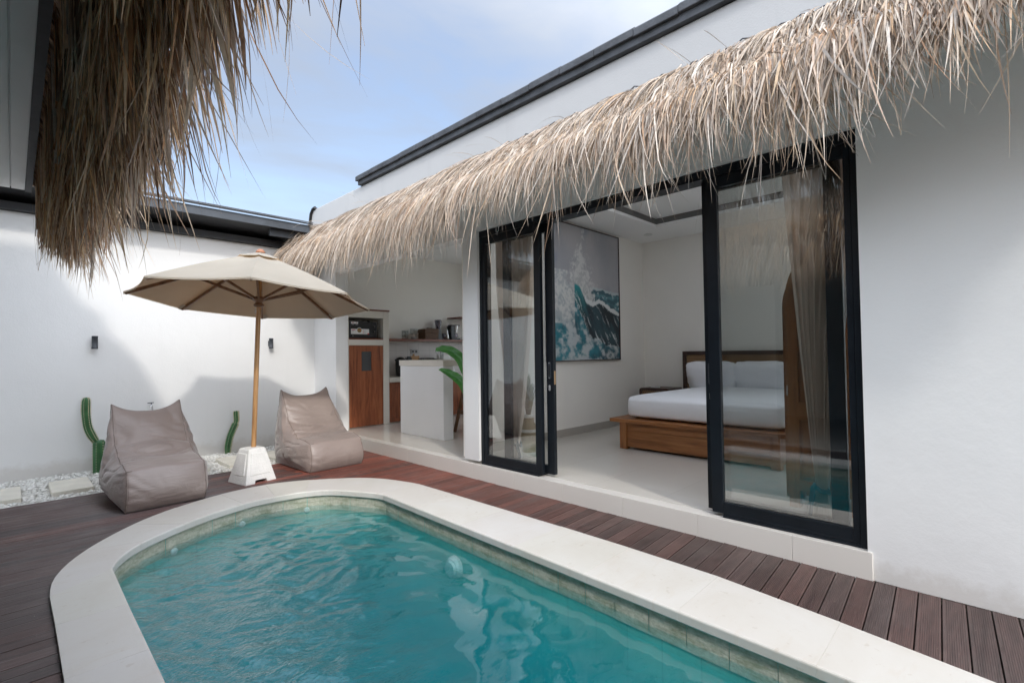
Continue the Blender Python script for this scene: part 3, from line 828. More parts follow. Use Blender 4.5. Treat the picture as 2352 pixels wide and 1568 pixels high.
# bottom tracks run only under the two glazed ends
for y0, y1 in ((DY0 + 0.036, 1.30), (2.92, DY1 - 0.036)):
    mb = MB()
    mb.box(FX + 0.0, FX + 0.128, y0, y1, FL, FL + 0.014)
    for q in (0.008, 0.034, 0.060, 0.094, 0.12): mb.box(FX + q, FX + q + 0.006, y0, y1, FL + 0.014, FL + 0.034)
    mb.build('door_track', M['black'], villa, bevel=0.002)
def panel(name, x0, x1, y0, y1, sa, sb, top, parent_name, lab=None):
    """glazed panel; sa / sb stile widths at y0 / y1"""
    zt = DZ - 0.063; zb = FL + 0.022
    mb = MB()
    mb.box(x0, x1, y0, y0 + sa, zb, zt).box(x0, x1, y1 - sb, y1, zb, zt)
    mb.box(x0 + 0.001, x1 - 0.001, y0 + sa, y1 - sb, zt - top, zt).box(x0 + 0.001, x1 - 0.001, y0 + sa, y1 - sb, zb, zb + 0.075)
    o = mb.build(name, M['black'], villa, bevel=0.003)
    if lab: o['label'] = lab
    xm = (x0 + x1) / 2
    MB().box(xm - 0.003, xm + 0.003, y0 + sa - 0.004, y1 - sb + 0.004, zb + 0.07, zt - top + 0.004).build('glass_pane', M['glass'], o)
    return o
xa, xb = FX + 0.010, FX + 0.050
xc, xd = FX + 0.068, FX + 0.108
panel('fixed_window', xa, xb, DY0 + 0.036, 1.375, 0.035, 0.075, 0.075, 'fixed', 'fixed glass panel at the right end')
panel('fixed_window', xa, xb, 2.885, DY1 - 0.036, 0.075, 0.035, 0.075, 'fixed', 'fixed glass panel beside the kitchen')
sr = panel('sliding_door', xc, xd, 0.61, 1.425, 0.085, 0.080, 0.075, 'slide', 'sliding door pushed behind the right panel')
sl = panel('sliding_door', xc, xd, 2.79, 3.42, 0.080, 0.09, 0.075, 'slide', 'sliding door pushed behind the left panel')
def pull(parent, y, z, x):
    """oval recessed pull with two screws, and the key plate below it"""
    mb = MB()
    pts = []
    for i in range(24):
        t = 2 * PI * i / 24; r = 0.022; yy = r * math.cos(t); zz = r * math.sin(t) + (0.055 if math.sin(t) >= 0 else -0.055)
        pts.append((y + yy * 0.8, z + zz))
    mb.prism(pts, 'x', x - 0.006, x, 0)
    mb.prism([(y + (p[0] - y) * 0.55, z + (p[1] - z) * 0.62) for p in pts], 'x', x - 0.0075, x - 0.006, 1)
    for q in (-0.066, 0.066): mb.prism([(y + 0.005 * math.cos(t), z + q + 0.005 * math.sin(t)) for t in np.linspace(0, 2 * PI, 9)[:-1]], 'x', x - 0.0085, x - 0.006, 2)
    mb.build('pull_handle', [M['charcoal'], M['blackplastic'], M['chrome']], parent)
    mb = MB()
    pts = [(y + 0.012 * math.cos(t), z - 0.155 + 0.012 * math.sin(t) + (0.014 if math.sin(t) >= 0 else -0.014)) for t in np.linspace(0, 2 * PI, 21)[:-1]]
    mb.prism(pts, 'x', x - 0.005, x); mb.build('lock', M['chrome'], parent)
pull(sr, 1.387, 1.095, xc - 0.0005)
pull(sl, 2.832, 1.095, xc - 0.0005)
MB().box(xc + 0.010, xd - 0.010, 2.7885, 2.7905, 0.97, 1.09).build('latch_plate', plain('brass', (0.55, 0.36, 0.2), 0.35, metal=1.0), sl)

# ================================================================ OPPOSITE HOUSE (the camera stands under its awning)
OX = -0.42
opp = thing('opposite_house', 'white house opposite the villa, its pale awning ceiling showing top left', 'house', (OX, 2.0, 0))
MB().prism([(-4.5, -0.1), (0.35, -0.1), (0.35, 2.49), (3.9, 2.49), (3.9, -0.1), (5.88, -0.1), (5.88, 3.53), (-4.5, 3.53)], 'x', OX - 0.15, OX).build('front_wall', M['stucco'], opp)
M['dimroom'] = plain('dim_room_paint', (0.30, 0.29, 0.27), 0.8)
MB().box(OX - 3.2, OX - 3.1, 0.2, 4.0, 0, 2.6).box(OX - 3.1, OX - 0.151, 0.2, 0.3, 0, 2.6).box(OX - 3.1, OX - 0.151, 3.95, 4.05, 0, 2.6).box(OX - 3.1, OX - 0.151, 0.301, 3.949, 2.50, 2.6).box(OX - 3.1, OX - 0.02, 0.351, 3.899, -0.1, 0.02).build('inner_room', M['dimroom'], opp)
mb = MB()
for a, c in ((0.351, 0.42), (1.18, 1.26), (1.98, 2.06), (2.82, 2.90), (3.83, 3.899)): mb.box(OX - 0.10, OX - 0.05, a, c, 0.021, 2.42)
mb.box(OX - 0.101, OX - 0.049, 0.351, 3.899, 2.421, 2.489)
mb.build('door_frame', M['black'], opp)
m, n, b = newmat('painted_soffit_board')
v = mapped(n)
L(n, ramp(n, noisen(n, v, 2.5, 5), [(0.3, (0.80, 0.82, 0.81)), (0.7, (0.85, 0.865, 0.86))]), b.inputs['Base Color']); b.inputs['Roughness'].default_value = 0.6
L(n, bumpn(n, noisen(n, mapped(n, (30, 2, 2)), 2, 4), 0.25, 0.004), b.inputs['Normal'])
M['soffit'] = m
mb = MB()
mb.box(OX + 0.002, -0.027, -4.5, 5.88, 2.70, 2.715).box(-0.020, 0.062, -4.5, 5.88, 2.70, 2.715).box(OX + 0.002, 0.062, -4.5, 5.88, 2.716, 2.76)
mb.build('awning_ceiling', M['soffit'], opp, bevel=0.002)
MB().box(0.0625, 0.105, -4.5, 5.89, 2.692, 2.80).build('edge_batten', M['roofdark'], opp)
mb = MB(); y = 5.9
while y > -4.4:
    mb.prism([(OX + 0.075, 3.585), (OX + 0.075, 3.640), (OX + 0.045, 3.668), (OX - 0.20, 3.70), (OX - 0.20, 3.61)], 'y', y - 0.345, y); y -= 0.35
mb.build('roof_tiles', M['rooftile'], opp)
MB().prism([(OX - 0.18, 3.60), (OX - 0.18, 3.68), (-3.6, 4.5), (-3.6, 4.42)], 'y', -4.5, 5.88).build('roof', M['rooftile'], opp)
MB().box(OX - 3.0, OX - 0.16, 5.73, 5.88, -0.1, 3.5).build('side_wall', M['stucco'], opp)

# ================================================================ THATCH AWNINGS
def thatch_mat():
    m, n, b = newmat('dry_alang_thatch')
    n.nodes.remove(b); out = n.nodes['Material Output']
    at = n.nodes.new('ShaderNodeVertexColor'); at.layer_name = 'tone'
    v = mapped(n)
    c = mixc(n, 1.0, at.outputs[0], ramp(n, noisen(n, v, 30, 3), [(0.3, (0.78, 0.78, 0.78)), (0.7, (1.12, 1.1, 1.08))]), 'MULTIPLY')
    d = n.nodes.new('ShaderNodeBsdfDiffuse'); L(n, c, d.inputs[0])
    t = n.nodes.new('ShaderNodeBsdfTranslucent'); L(n, c, t.inputs[0])
    g = n.nodes.new('ShaderNodeBsdfGlossy'); g.inputs['Roughness'].default_value = 0.5; g.inputs[0].default_value = (0.9, 0.88, 0.85, 1)
    a = n.nodes.new('ShaderNodeMixShader'); a.inputs[0].default_value = 0.22; L(n, d.outputs[0], a.inputs[1]); L(n, t.outputs[0], a.inputs[2])
    a2 = n.nodes.new('ShaderNodeMixShader'); a2.inputs[0].default_value = 0.035; L(n, a.outputs[0], a2.inputs[1]); L(n, g.outputs[0], a2.inputs[2])
    L(n, a2.outputs[0], out.inputs[0]); return m
M['thatch'] = thatch_mat()
M['thatchcore'] = plain('thatch_core', (0.10, 0.07, 0.045), 0.9, 0.4, 40, 0.8, 40)
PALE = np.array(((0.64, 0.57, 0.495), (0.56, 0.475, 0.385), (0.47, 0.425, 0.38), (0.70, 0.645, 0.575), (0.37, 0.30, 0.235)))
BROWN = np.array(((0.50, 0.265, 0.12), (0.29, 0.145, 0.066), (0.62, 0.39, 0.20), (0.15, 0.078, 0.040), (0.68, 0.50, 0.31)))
def strands(N, x0, sgn, ya, yb, endfan, root, Lr, wid, brown, seed, curl=1.0, phi0=(-0.75, 0.16), fall=2.6, fan=0.35):
    """ribbon leaves. root: list of (out, z); sgn: +1 hangs toward +x; endfan: leaves near yb splay round the end"""
    g = np.random.default_rng(seed); K = 9
    y = g.uniform(ya, yb, N)
    u = g.uniform(0, 1, N) ** 0.85
    R = np.array(root); tt = np.linspace(0, 1, len(R))
    ro, rz = np.interp(u, tt, R[:, 0]), np.interp(u, tt, R[:, 1])
    # tufts share a lean and a length
    kb = 0.11
    def tuft(amp, sd, step=kb):
        h = np.random.default_rng(sd).normal(0, 1, 400)
        q = (y + 10) / step; i = q.astype(int) % 398; f = q - np.floor(q); f = f * f * (3 - 2 * f)
        return amp * (h[i] * (1 - f) + h[i + 1] * f)
    Ln = Lr[0] + (Lr[1] - Lr[0]) * g.beta(1.8, 2.2, N)
    Ln = Ln * (1 + tuft(0.13, seed + 1) + tuft(0.09, seed + 2, 0.45))
    Ln = np.clip(Ln, 0.12, 1.5)
    lean = tuft(0.10, seed + 3) + tuft(0.07, seed + 5, 0.6) + g.normal(0, 0.13, N)
    phi = g.normal(phi0[0], phi0[1], N) + tuft(0.10, seed + 4)
    # direction in plan: straight out, or swung round near the end
    al = np.zeros(N)
    if endfan:
        e = np.clip((y - (yb - fan)) / fan, 0, 1)
        al = e * g.uniform(0.2, 1.75, N)
        if sgn > 0: al = al * np.clip((ro - 0.48) / 0.06, 0, 1)
    ds = Ln / (K - 1)
    P = np.zeros((N, K, 3)); 
    w0 = ro * np.cos(al * 0.9); y0 = y + ro * np.sin(al * 0.9) * (1 if endfan else 0)
    if sgn > 0: w0, y0 = ro, y; Ln = Ln * np.interp(ro, [0.50, 0.70], [1.0, 0.80])
    ds = Ln / (K - 1)
    P[:, 0] = np.stack([w0, y0, rz + g.normal(0, 0.012, N)], 1)
    T_ = np.zeros((N, K, 3))
    ph = phi.copy(); cu = g.normal(0, 0.5, N) * curl; cl = g.normal(0, 0.55, N) * curl
    late = (g.random(N) < 0.25) * g.normal(0, 1.0, N) * curl
    jz = g.uniform(0.0, 0.03, N)
    target = -PI / 2 + g.normal(0.06, 0.10, N)
    la = lean.copy()
    for k in range(K):
        d = np.stack([np.cos(ph) * np.cos(al), np.cos(ph) * np.sin(al) + la, np.sin(ph)], 1)
        d /= np.linalg.norm(d, axis=1)[:, None]; T_[:, k] = d
        if k < K - 1:
            P[:, k + 1] = P[:, k] + d * ds[:, None]
            # lie on the sloped board under the thatch until past its edge
            lim = 3.20 - 0.86 * P[:, k + 1, 0] + jz
            hit = (P[:, k + 1, 0] < 0.545) & (P[:, k + 1, 2] < lim)
            if endfan and sgn < 0: hit &= P[:, k + 1, 1] < yb + 0.02
            if sgn > 0: P[:, k + 1, 1] = np.where(P[:, k + 1, 0] < 0.53, np.minimum(P[:, k + 1, 1], yb + 0.04), P[:, k + 1, 1])
            P[:, k + 1, 2] = np.where(hit, lim, P[:, k + 1, 2]); ph = np.where(hit, np.maximum(ph, -0.72), ph)
        ph = ph + (target - ph) * np.clip(fall * ds, 0, 0.8) + cu * ds * 0.8
        la = la * 0.93 + cl * ds + (late * ds * 1.6 if k > K * 0.55 else 0)
    # ribbon side vector
    tw = g.uniform(-1.15, 1.15, N)[:, None] + np.linspace(0, 1, K)[None] * g.normal(0, 0.9, N)[:, None] * curl
    side = np.stack([-np.sin(al), np.cos(al), np.zeros(N)], 1)[:, None].repeat(K, 1)
    nrm = np.cross(T_, side); nrm /= np.linalg.norm(nrm, axis=2)[..., None] + 1e-9
    sv = side * np.cos(tw)[..., None] + nrm * np.sin(tw)[..., None]
    if sgn < 0: wid = (wid[0], wid[1]); ws = np.interp(y, [-1.0, 0.6, 2.2, 4.0], [1.55, 1.5, 1.05, 0.95])
    else: ws = np.full(N, 1.05)
    wd = wid[0] + (wid[1] - wid[0]) * g.beta(1.3, 3.0, N)
    wd = wd * ws
    prof = np.interp(np.linspace(0, 1, K), [0, 0.25, 0.7, 1], [0.75, 1, 0.8, 0.08])
    sv = sv * (wd[:, None] * prof[None])[..., None] * 0.5
    A, B = P - sv, P + sv
    V = np.stack([A, B], 2).reshape(N, K * 2, 3)
    V[..., 0] = x0 + sgn * V[..., 0]
    base = (np.arange(N) * K * 2)[:, None]
    q = np.arange(K - 1) * 2
    F = np.stack([base + q, base + q + 1, base + q + 3, base + q + 2], -1).reshape(-1, 4)
    col = PALE[g.integers(0, 5, N)]; bc = BROWN[g.integers(0, 5, N)]
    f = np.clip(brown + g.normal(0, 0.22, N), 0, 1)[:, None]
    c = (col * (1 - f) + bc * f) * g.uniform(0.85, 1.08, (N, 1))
    C4 = np.c_[c, np.ones(N)].repeat(K * 2, 0)
    return V.reshape(-1, 3), F, C4
def merge(parts):
    Vs, Fs, Cs, o = [], [], [], 0
    for v, f, c in parts: Vs.append(v); Fs.append(f + o); Cs.append(c); o += len(v)
    return np.concatenate(Vs), np.concatenate(Fs), np.concatenate(Cs)
ROOT = [(0.02, 3.185), (0.10, 3.155), (0.22, 3.05), (0.34, 2.93), (0.46, 2.79)]
RTOP = [(0.01, 3.195), (0.06, 3.185), (0.13, 3.14)]
def awning(name, label, x0, sgn, ya, yb, dens, brown, seed, drop=1.0, endfan=True):
    a = thing(name, label, 'thatch awning', (x0, (ya + yb) / 2, 2.7))
    n = yb - ya
    if sgn > 0: RT = [(0.10, 3.12), (0.30, 2.96), (0.50, 2.81), (0.55, 2.76), (0.61, 2.68), (0.68, 2.58), (0.76, 2.44)]; w1, w2, fl, ph1 = (0.005, 0.024), (0.005, 0.018), 5.0, (-1.15, 0.26)
    else: RT = ROOT; w1, w2, fl, ph1 = (0.0045, 0.0125), (0.004, 0.010), 4.2, (-0.72, 0.12)
    parts = [
        strands(int(n * dens * 0.55), x0, sgn, ya, yb, endfan, RT, (0.42 * drop, 0.80 * drop), w1, brown, seed, 0.8, ph1, fl),
        strands(int(n * dens * 0.40), x0, sgn, ya, yb, endfan, RTOP, (0.35, 0.72), w2, max(0, brown - 0.1), seed + 20, 0.3, (-0.70, 0.10), 1.3),
        strands(int(n * dens * 0.22), x0, sgn, ya, yb, endfan, RT[2:], (0.30 * drop, 0.70 * drop), w1, brown + 0.2, seed + 40, 0.9, (-1.1, 0.22), fl),
        strands(int(n * dens * 0.035), x0, sgn, ya, yb, endfan, RT[2:], (0.60 * drop, 0.95 * drop), w1, brown + 0.1, seed + 60, 1.2, (-0.95, 0.2), fl),
        strands(int(n * dens * 0.0006), x0, sgn, ya, yb, endfan, RTOP, (0.3, 0.6), (0.003, 0.006), brown, seed + 80, 1.0, (0.1, 0.4), 1.2),
    ]
    if endfan:   # extra leaves bundled round the free end
        parts.append(strands(int(dens * 0.5), x0, sgn, yb - 0.24, yb, True, RT, (0.40 * drop, 0.80 * drop), w1, brown + 0.12, seed + 90, 1.0, (-0.7, 0.2), 2.6, 0.24))
        parts.append(strands(int(dens * 0.25), x0, sgn, yb - 0.14, yb, True, RTOP, (0.35, 0.7), w2, brown, seed + 95, 0.6, (-0.45, 0.25), 1.6, 0.14))
    if sgn > 0:   # broad loose leaves on the near awning
        parts.append(strands(int(n * 26), x0, sgn, ya, yb, endfan, RT[2:], (0.45, 1.0), (0.016, 0.040), 0.45, seed + 110, 1.4, (-1.15, 0.2), 5.0))
        parts.append(strands(int(n * 750), x0, sgn, ya, yb, endfan, [(0.535, 2.80), (0.60, 2.78), (0.70, 2.66)], (0.40, 0.95), (0.005, 0.022), 0.9, seed + 120, 1.2, (-1.3, 0.2), 5.0))
        parts.append(strands(int(n * 60), x0, sgn, ya, yb, endfan, RT[3:], (0.7, 1.05), (0.004, 0.013), 0.6, seed + 130, 2.0, (-1.0, 0.35), 4.0))
    V, F, C = merge(parts)
    mesh_np('thatch', V, F, M['thatch'], a, True, C)
    mb = MB()
    pr = [(0.004, 2.83), (0.004, 3.17), (0.08, 3.15), (0.22, 3.02), (0.34, 2.90), (0.43, 2.79), (0.40, 2.765)]
    mb.prism([(x0 + sgn * p[0], p[1]) for p in pr], 'y', ya, yb - 0.03)
    mb.build('underlayer', M['thatchcore'], a)
    # stitched rope along the ridge
    mb = MB(); y = ya; pts = []
    i = 0
    while y < yb:
        pts.append((x0 + sgn * (0.045 + 0.012 * math.sin(i * 1.3)), y, 3.205 + (0.014 if i % 2 else -0.006) + random.uniform(-0.004, 0.004))); y += 0.055; i += 1
    mb.tube(pts, 0.0045, 5); mb.build('stitching', M['charcoal'], a)
    return a
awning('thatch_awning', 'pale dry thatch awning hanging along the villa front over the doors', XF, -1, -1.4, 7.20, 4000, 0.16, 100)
a2 = awning('thatch_awning', 'brown shaggy thatch hanging close overhead in the top left corner', OX, 1, -2.2, 5.78, 2000, 0.62, 300, 0.92)  # brown inner leaves; the underside's shade is also put into the colour
MB().box(XF - 0.46, XF - 0.002, -1.4, 7.10, 2.735, 2.762).build('awning_board', M['soffit'], bpy.data.objects['thatch_awning'])

# ================================================================ PARASOL
def fabric(name, col, trans=0.0, bump=0.25):
    m, n, b = newmat(name)
    v = mapped(n)
    L(n, ramp(n, noisen(n, v, 3, 4), [(0.3, tuple(x * 0.94 for x in col)), (0.7, tuple(min(1, x * 1.05) for x in col))]), b.inputs['Base Color'])
    b.inputs['Roughness'].default_value = 0.8; b.inputs['Specular IOR Level'].default_value = 0.2
    L(n, bumpn(n, noisen(n, v, 220, 2), bump, 0.002), b.inputs['Normal'])
    if trans:
        out = n.nodes['Material Output']; t = n.nodes.new('ShaderNodeBsdfTranslucent'); t.inputs[0].default_value = tuple(c * k for c, k in zip(col, (1.1, 0.80, 0.55))) + (1,)
        s = n.nodes.new('ShaderNodeMixShader'); s.inputs[0].default_value = trans
        L(n, b.outputs[0], s.inputs[1]); L(n, t.outputs[0], s.inputs[2]); L(n, s.outputs[0], out.inputs[0])
    return m
M['canvas'] = fabric('beige_parasol_canvas', (0.50, 0.472, 0.405), 0.40)
UC = Vector((1.769, 5.40, 1.826)); UR = 1.123; UA = 2.779
tilt = Vector((0.071, 0.054, 1.0)).normalized()
uq = Vector((0, 0, 1)).rotation_difference(tilt)
def UP(r, a, z): return UC + uq @ Vector((r * math.cos(a), r * math.sin(a), z))
AP = 0.505
PB, PT = Vector((1.722, 5.40, 0.10)), UP(0, 0, AP - 0.005)
par = thing('parasol', 'open beige canvas parasol on a wooden pole beside the pool', 'parasol', (1.722, 5.40, 0.33))
def canopy_pt(ang, s, drop=0.0):
    """ang in units of panels (0..8), s from apex to rim"""
    i = math.floor(ang); f = ang - i
    a0, a1 = UA - i * PI / 4, UA - (i + 1) * PI / 4
    p0 = (UR * math.cos(a0), UR * math.sin(a0)); p1 = (UR * math.cos(a1), UR * math.sin(a1))
    x, y = (p0[0] * (1 - f) + p1[0] * f) * s, (p0[1] * (1 - f) + p1[1] * f) * s
    k = 4 * f * (1 - f)
    pull = 1 - 0.028 * k * s * s
    z = AP * (1 - s) + 0.030 * math.sin(PI * s) * 0.6 - 0.028 * k * math.sin(PI * min(1, s * 0.9)) + drop
    return UC + uq @ Vector((x * pull, y * pull, z))
mb = MB(); NS, NT = 12, 8 * 8
for lay, dz in ((0, 0.0), (1, -0.004)):
    mb.grid(lambda u, v_: canopy_pt(v_ * 7.99999, 0.03 + 0.97 * u, dz), NS, NT, 0, False, lay == 1)
mb.grid(lambda u, v_: canopy_pt(v_ * 7.99999, 1.0, -0.004 - 0.010 * u), 1, NT, 0, False)
cn = mb.build('canopy', M['canvas'], par)
# shade smooth inside the panels but keep the rib creases
for p in cn.data.polygons: p.use_smooth = True
md = cn.modifiers.new('split', 'EDGE_SPLIT'); md.split_angle = math.radians(9)
# corner pockets
for i in range(8):
    MB().grid(lambda u, v_: canopy_pt((i + (v_ - 0.5) * 0.16) % 8, 1.003 - 0.075 * u, -0.010 - 0.012 * math.sin(PI * v_)), 2, 4, 0, True).build('corner_pocket', M['canvas'], cn)
mb = MB()
def vent(u, v_):
    p = canopy_pt(v_ * 7.99999, 0.02 + 0.20 * u, 0.0)
    k = math.sin(v_ * 8 * PI) ** 2
    return p + uq @ Vector((0, 0, 0.014 + 0.006 * u + 0.010 * k * u))
mb.grid(vent, 4, 64, 0, True); mb.build('vent_cap', M['canvas'], cn)
MB().lathe([(0.0, 0.052), (0.014, 0.050), (0.028, 0.042), (0.038, 0.030), (0.045, 0.018), (0.047, 0.010), (0.030, 0.0)], tuple(UP(0, 0, AP - 0.006)), 18).build('finial', plain('terracotta_wood', (0.33, 0.135, 0.065), 0.45), par)
MB().tube([PB + (PT - PB) * t for t in (0, 0.25, 0.5, 0.75, 1.0)], 0.0235, 16).build('pole', M['polewood'], par)
hub = PB + (PT - PB) * ((1.838 - 0.10) / (PT.z - 0.10))
mb = MB(); mb.lathe([(0.026, -0.075), (0.040, -0.070), (0.050, -0.058), (0.050, -0.046), (0.036, -0.034), (0.034, -0.022), (0.050, -0.012), (0.058, 0.0), (0.058, 0.022), (0.050, 0.034), (0.026, 0.036)], tuple(hub), 20)
mb.build('runner_hub', M['ribwood'], par)
mb = MB(); mb.lathe([(0.03, -0.04), (0.055, -0.035), (0.055, 0.0), (0.03, 0.012)], tuple(UP(0, 0, AP - 0.055)), 16); mb.build('top_hub', M['ribwood'], par)
MB().tube([hub + Vector((-0.01, -0.03, -0.10)), hub + Vector((-0.05, -0.045, -0.095)), hub + Vector((-0.052, -0.045, -0.13)), hub + Vector((-0.045, -0.045, -0.155)), hub + Vector((-0.038, -0.045, -0.125)), hub + Vector((-0.05, -0.045, -0.095))], 0.0022, 5).build('locking_pin', M['chrome'], par)
for i in range(8):
    a = UA - i * PI / 4
    t0 = UP(0.05, a, AP - 0.055); t1 = UP(UR * 0.985, a, -0.016)
    r = MB().beam(t0, t1, 0.020, 0.030).build('rib', M['ribwood'], par, bevel=0.002)
    q = t0 + (t1 - t0) * 0.50 + uq @ Vector((0, 0, -0.014))
    h0 = hub + uq @ Vector((0.05 * math.cos(a), 0.05 * math.sin(a), 0.008))
    MB().beam(h0, q, 0.018, 0.026).build('strut', M['ribwood'], r, bevel=0.002)
# base block
base = thing('stone_stand', 'white tapered cast stone block holding the parasol pole', 'parasol stand', (1.712, 5.395, 0))
hb, ht, HB = 0.160, 0.086, 0.335
bc = (1.712, 5.385)
mb = MB()
def hz(z): return hb + (ht - hb) * z / HB
front = [(-hb, 0), (-0.062, 0), (-0.056, 0.030), (0.056, 0.030), (0.062, 0), (hb, 0), (ht, HB - 0.010), (ht - 0.012, HB), (-ht + 0.012, HB), (-ht, HB - 0.010)]
k = len(front)
vs = [(bc[0] + p[0], bc[1] + sg * (hz(p[1]) - (0.010 if p[1] >= HB else 0)), p[1]) for sg in (-1, 1) for p in front]
mb.add(vs, [tuple(range(k)), tuple(range(k, 2 * k))[::-1]] + [(i, (i + 1) % k, k + (i + 1) % k, k + i) for i in range(k)])
spin(mb, bc, math.radians(13)); mb.build('block', M['concrete_white'], base, bevel=0.005, weld=True)
# raised panel on each sloping face
mb = MB()
for k in range(4):
    q = MB()
    def fp(u, z, off):
        h = hz(z)
        return (bc[0] + u * h, bc[1] - h - off, z)
    q.add([fp(-0.70, 0.085, 0.004), fp(0.70, 0.085, 0.004), fp(0.66, 0.285, 0.004), fp(-0.66, 0.285, 0.004), fp(-0.74, 0.078, -0.002), fp(0.74, 0.078, -0.002), fp(0.70, 0.292, -0.002), fp(-0.70, 0.292, -0.002)],
          [(0, 1, 2, 3), (4, 5, 1, 0), (5, 6, 2, 1), (6, 7, 3, 2), (7, 4, 0, 3)])
    spin(q, bc, math.radians(13) + k * PI / 2); mb.add(q.v, q.f)
mb.build('panel', M['concrete_white'], base)

# ================================================================ BEANBAGS
m, n, b = newmat('taupe_satin_cloth')
v = mapped(n)
L(n, ramp(n, noisen(n, v, 2, 3), [(0.3, (0.285, 0.226, 0.202)), (0.7, (0.345, 0.28, 0.252))]), b.inputs['Base Color'])
b.inputs['Roughness'].default_value = 0.42; b.inputs['Specular IOR Level'].default_value = 0.65
b.inputs['Sheen Weight'].default_value = 0.35; b.inputs['Sheen Roughness'].default_value = 0.4
L(n, bumpn(n, noisen(n, mapped(n, (2.2, 6, 7), (0.3, 0.2, 0.1)), 2.6, 3, 0.5, 0.9), 0.35, 0.02), b.inputs['Normal'])
M['satin'] = m
M['seam'] = plain('taupe_seam', (0.20, 0.155, 0.135), 0.6, 0.05)
def beanbag(label, x0, x1, y0, depth, height, seat, seed, topin=0.05, topshift=0.0, yawd=0.0):
    """front faces -y; x0..x1 at the front seam; side outline swept across the width"""
    bag = thing('beanbag', label, 'beanbag', ((x0 + x1) / 2, y0 + depth / 2, 0), 'beanbags on the deck')
    h, s, D = height, seat, depth
    key = [(0.02, 0.004), (-0.030, s * 0.30), (-0.030, s * 0.70), (0.0, s * 1.0), (0.16 * D, s * 1.08), (0.32 * D, s * 1.14), (0.44 * D, s * 1.36), (0.545 * D, h * 0.62), (0.64 * D, h * 0.80), (0.735 * D, h * 0.985),
           (0.765 * D, h), (0.80 * D, h * 0.975), (0.90 * D, h * 0.74), (1.0 * D, h * 0.42), (1.02 * D, h * 0.18), (0.96 * D, 0.004), (0.5 * D, 0.0)]
    # smooth outline with hard corners at seam points
    corners = [0, 3, 10, 15]
    out = []; tagc = []
    for a, c in zip(corners, corners[1:] + [len(key)]):
        seg = key[a:c + 1] if c < len(key) else key[a:] + [key[0]]
        ext = [tuple(2 * np.array(seg[0]) - np.array(seg[1]))] + seg + [tuple(2 * np.array(seg[-1]) - np.array(seg[-2]))]
        sm = resample(crom(ext, 8), max(10, int(62 * sum(np.hypot(*(np.array(p) - np.array(q))) for p, q in zip(seg, seg[1:])))))
        tagc.append(len(out)); out += [tuple(p) for p in sm[:-1]]
    P = np.array(out); NPf = len(P); cen = np.array((0.5 * D, 0.30 * h))
    nrm = np.roll(P, -1, 0) - np.roll(P, 1, 0); nrm = np.stack([nrm[:, 1], -nrm[:, 0]], 1); nrm /= np.linalg.norm(nrm, axis=1)[:, None]
    if ((P - cen) * nrm).sum() < 0: nrm = -nrm
    W = x1 - x0; xm = (x0 + x1) / 2
    NV = 44; NCAP = 14
    t = np.arange(NPf)
    # how far a profile point is from a corner seam: pinches the inflation
    cd = np.min(np.stack([np.minimum(abs(t - c), NPf - abs(t - c)) for c in tagc]), 0)
    pin = np.clip(cd / 11.0, 0.0, 1)
    arc_s = np.r_[0, np.cumsum(np.hypot(*np.diff(P, axis=0).T))]; crease = arc_s[np.argmin(np.hypot(P[:, 0] - 0.42 * D, P[:, 1] - s * 1.28))]
    def half(z): return W / 2 * (1 - topin * 2 * (z / h) ** 1.3)
    V = []
    def ridge(q):
        a = noise.noise(q + Vector((0, noise.noise(q * 0.6) * 1.1, 0)))
        return max(0.0, 1 - abs(a) * 4.2) ** 1.6
    def wr(p, amt):      # side panels
        q = Vector((p[0] * 4.0 + seed, p[1] * 2.0, p[2] * 13))
        return amt * (ridge(q) * 0.8 + 0.5 * noise.noise(q * 0.45) - 0.2)
    def fold(x, s_, vv): # main panels: creases run across the width
        q = Vector((x * 3.2 + seed * 3, s_ * 11.0 + 0.9 * math.sin(x * 6 + seed), seed))
        q2 = Vector((x * 6.5 - seed, s_ * 23.0, seed * 2))
        near = math.exp(-((s_ - crease) / 0.16) ** 2)
        k = 0.25 + 0.75 * abs(vv) ** 1.5 + 0.8 * near
        return k * (0.015 * ridge(q) + 0.0035 * ridge(q2)) + 0.016 * noise.noise(Vector((x * 4 + seed, s_ * 5, 1.0)))
    def row(vv):      # across the main panels, vv -1..1
        r = []
        for i in range(NPf):
            y, z = P[i]; k = 1 - vv * vv
            infl = (0.030 * k ** 0.6) * (0.35 + 0.65 * pin[i])
            if z < 0.012: infl = 0
            e = abs(vv) ** 2.6
            top = math.exp(-((arc_s[i] - arc_s[tagc[2]]) / 0.085) ** 2)
            zz = z + top * (0.062 * e - 0.030 * (1 - e)) ; yy = y + top * 0.015 * e
            yy += nrm[i, 0] * infl; zz += nrm[i, 1] * infl
            x = xm + vv * half(z) + topshift * (z / h) ** 1.5
            pos = np.array((x, y0 + yy, zz))
            amt = -fold(x, arc_s[i], vv) * (0 if z < 0.012 else 1) * (0.4 + 0.6 * pin[i])
            pos[1] += nrm[i, 0] * amt; pos[2] += nrm[i, 1] * amt
            pos[2] = max(pos[2], 0.004)
            r.append(tuple(pos))
        return r
    rows = []
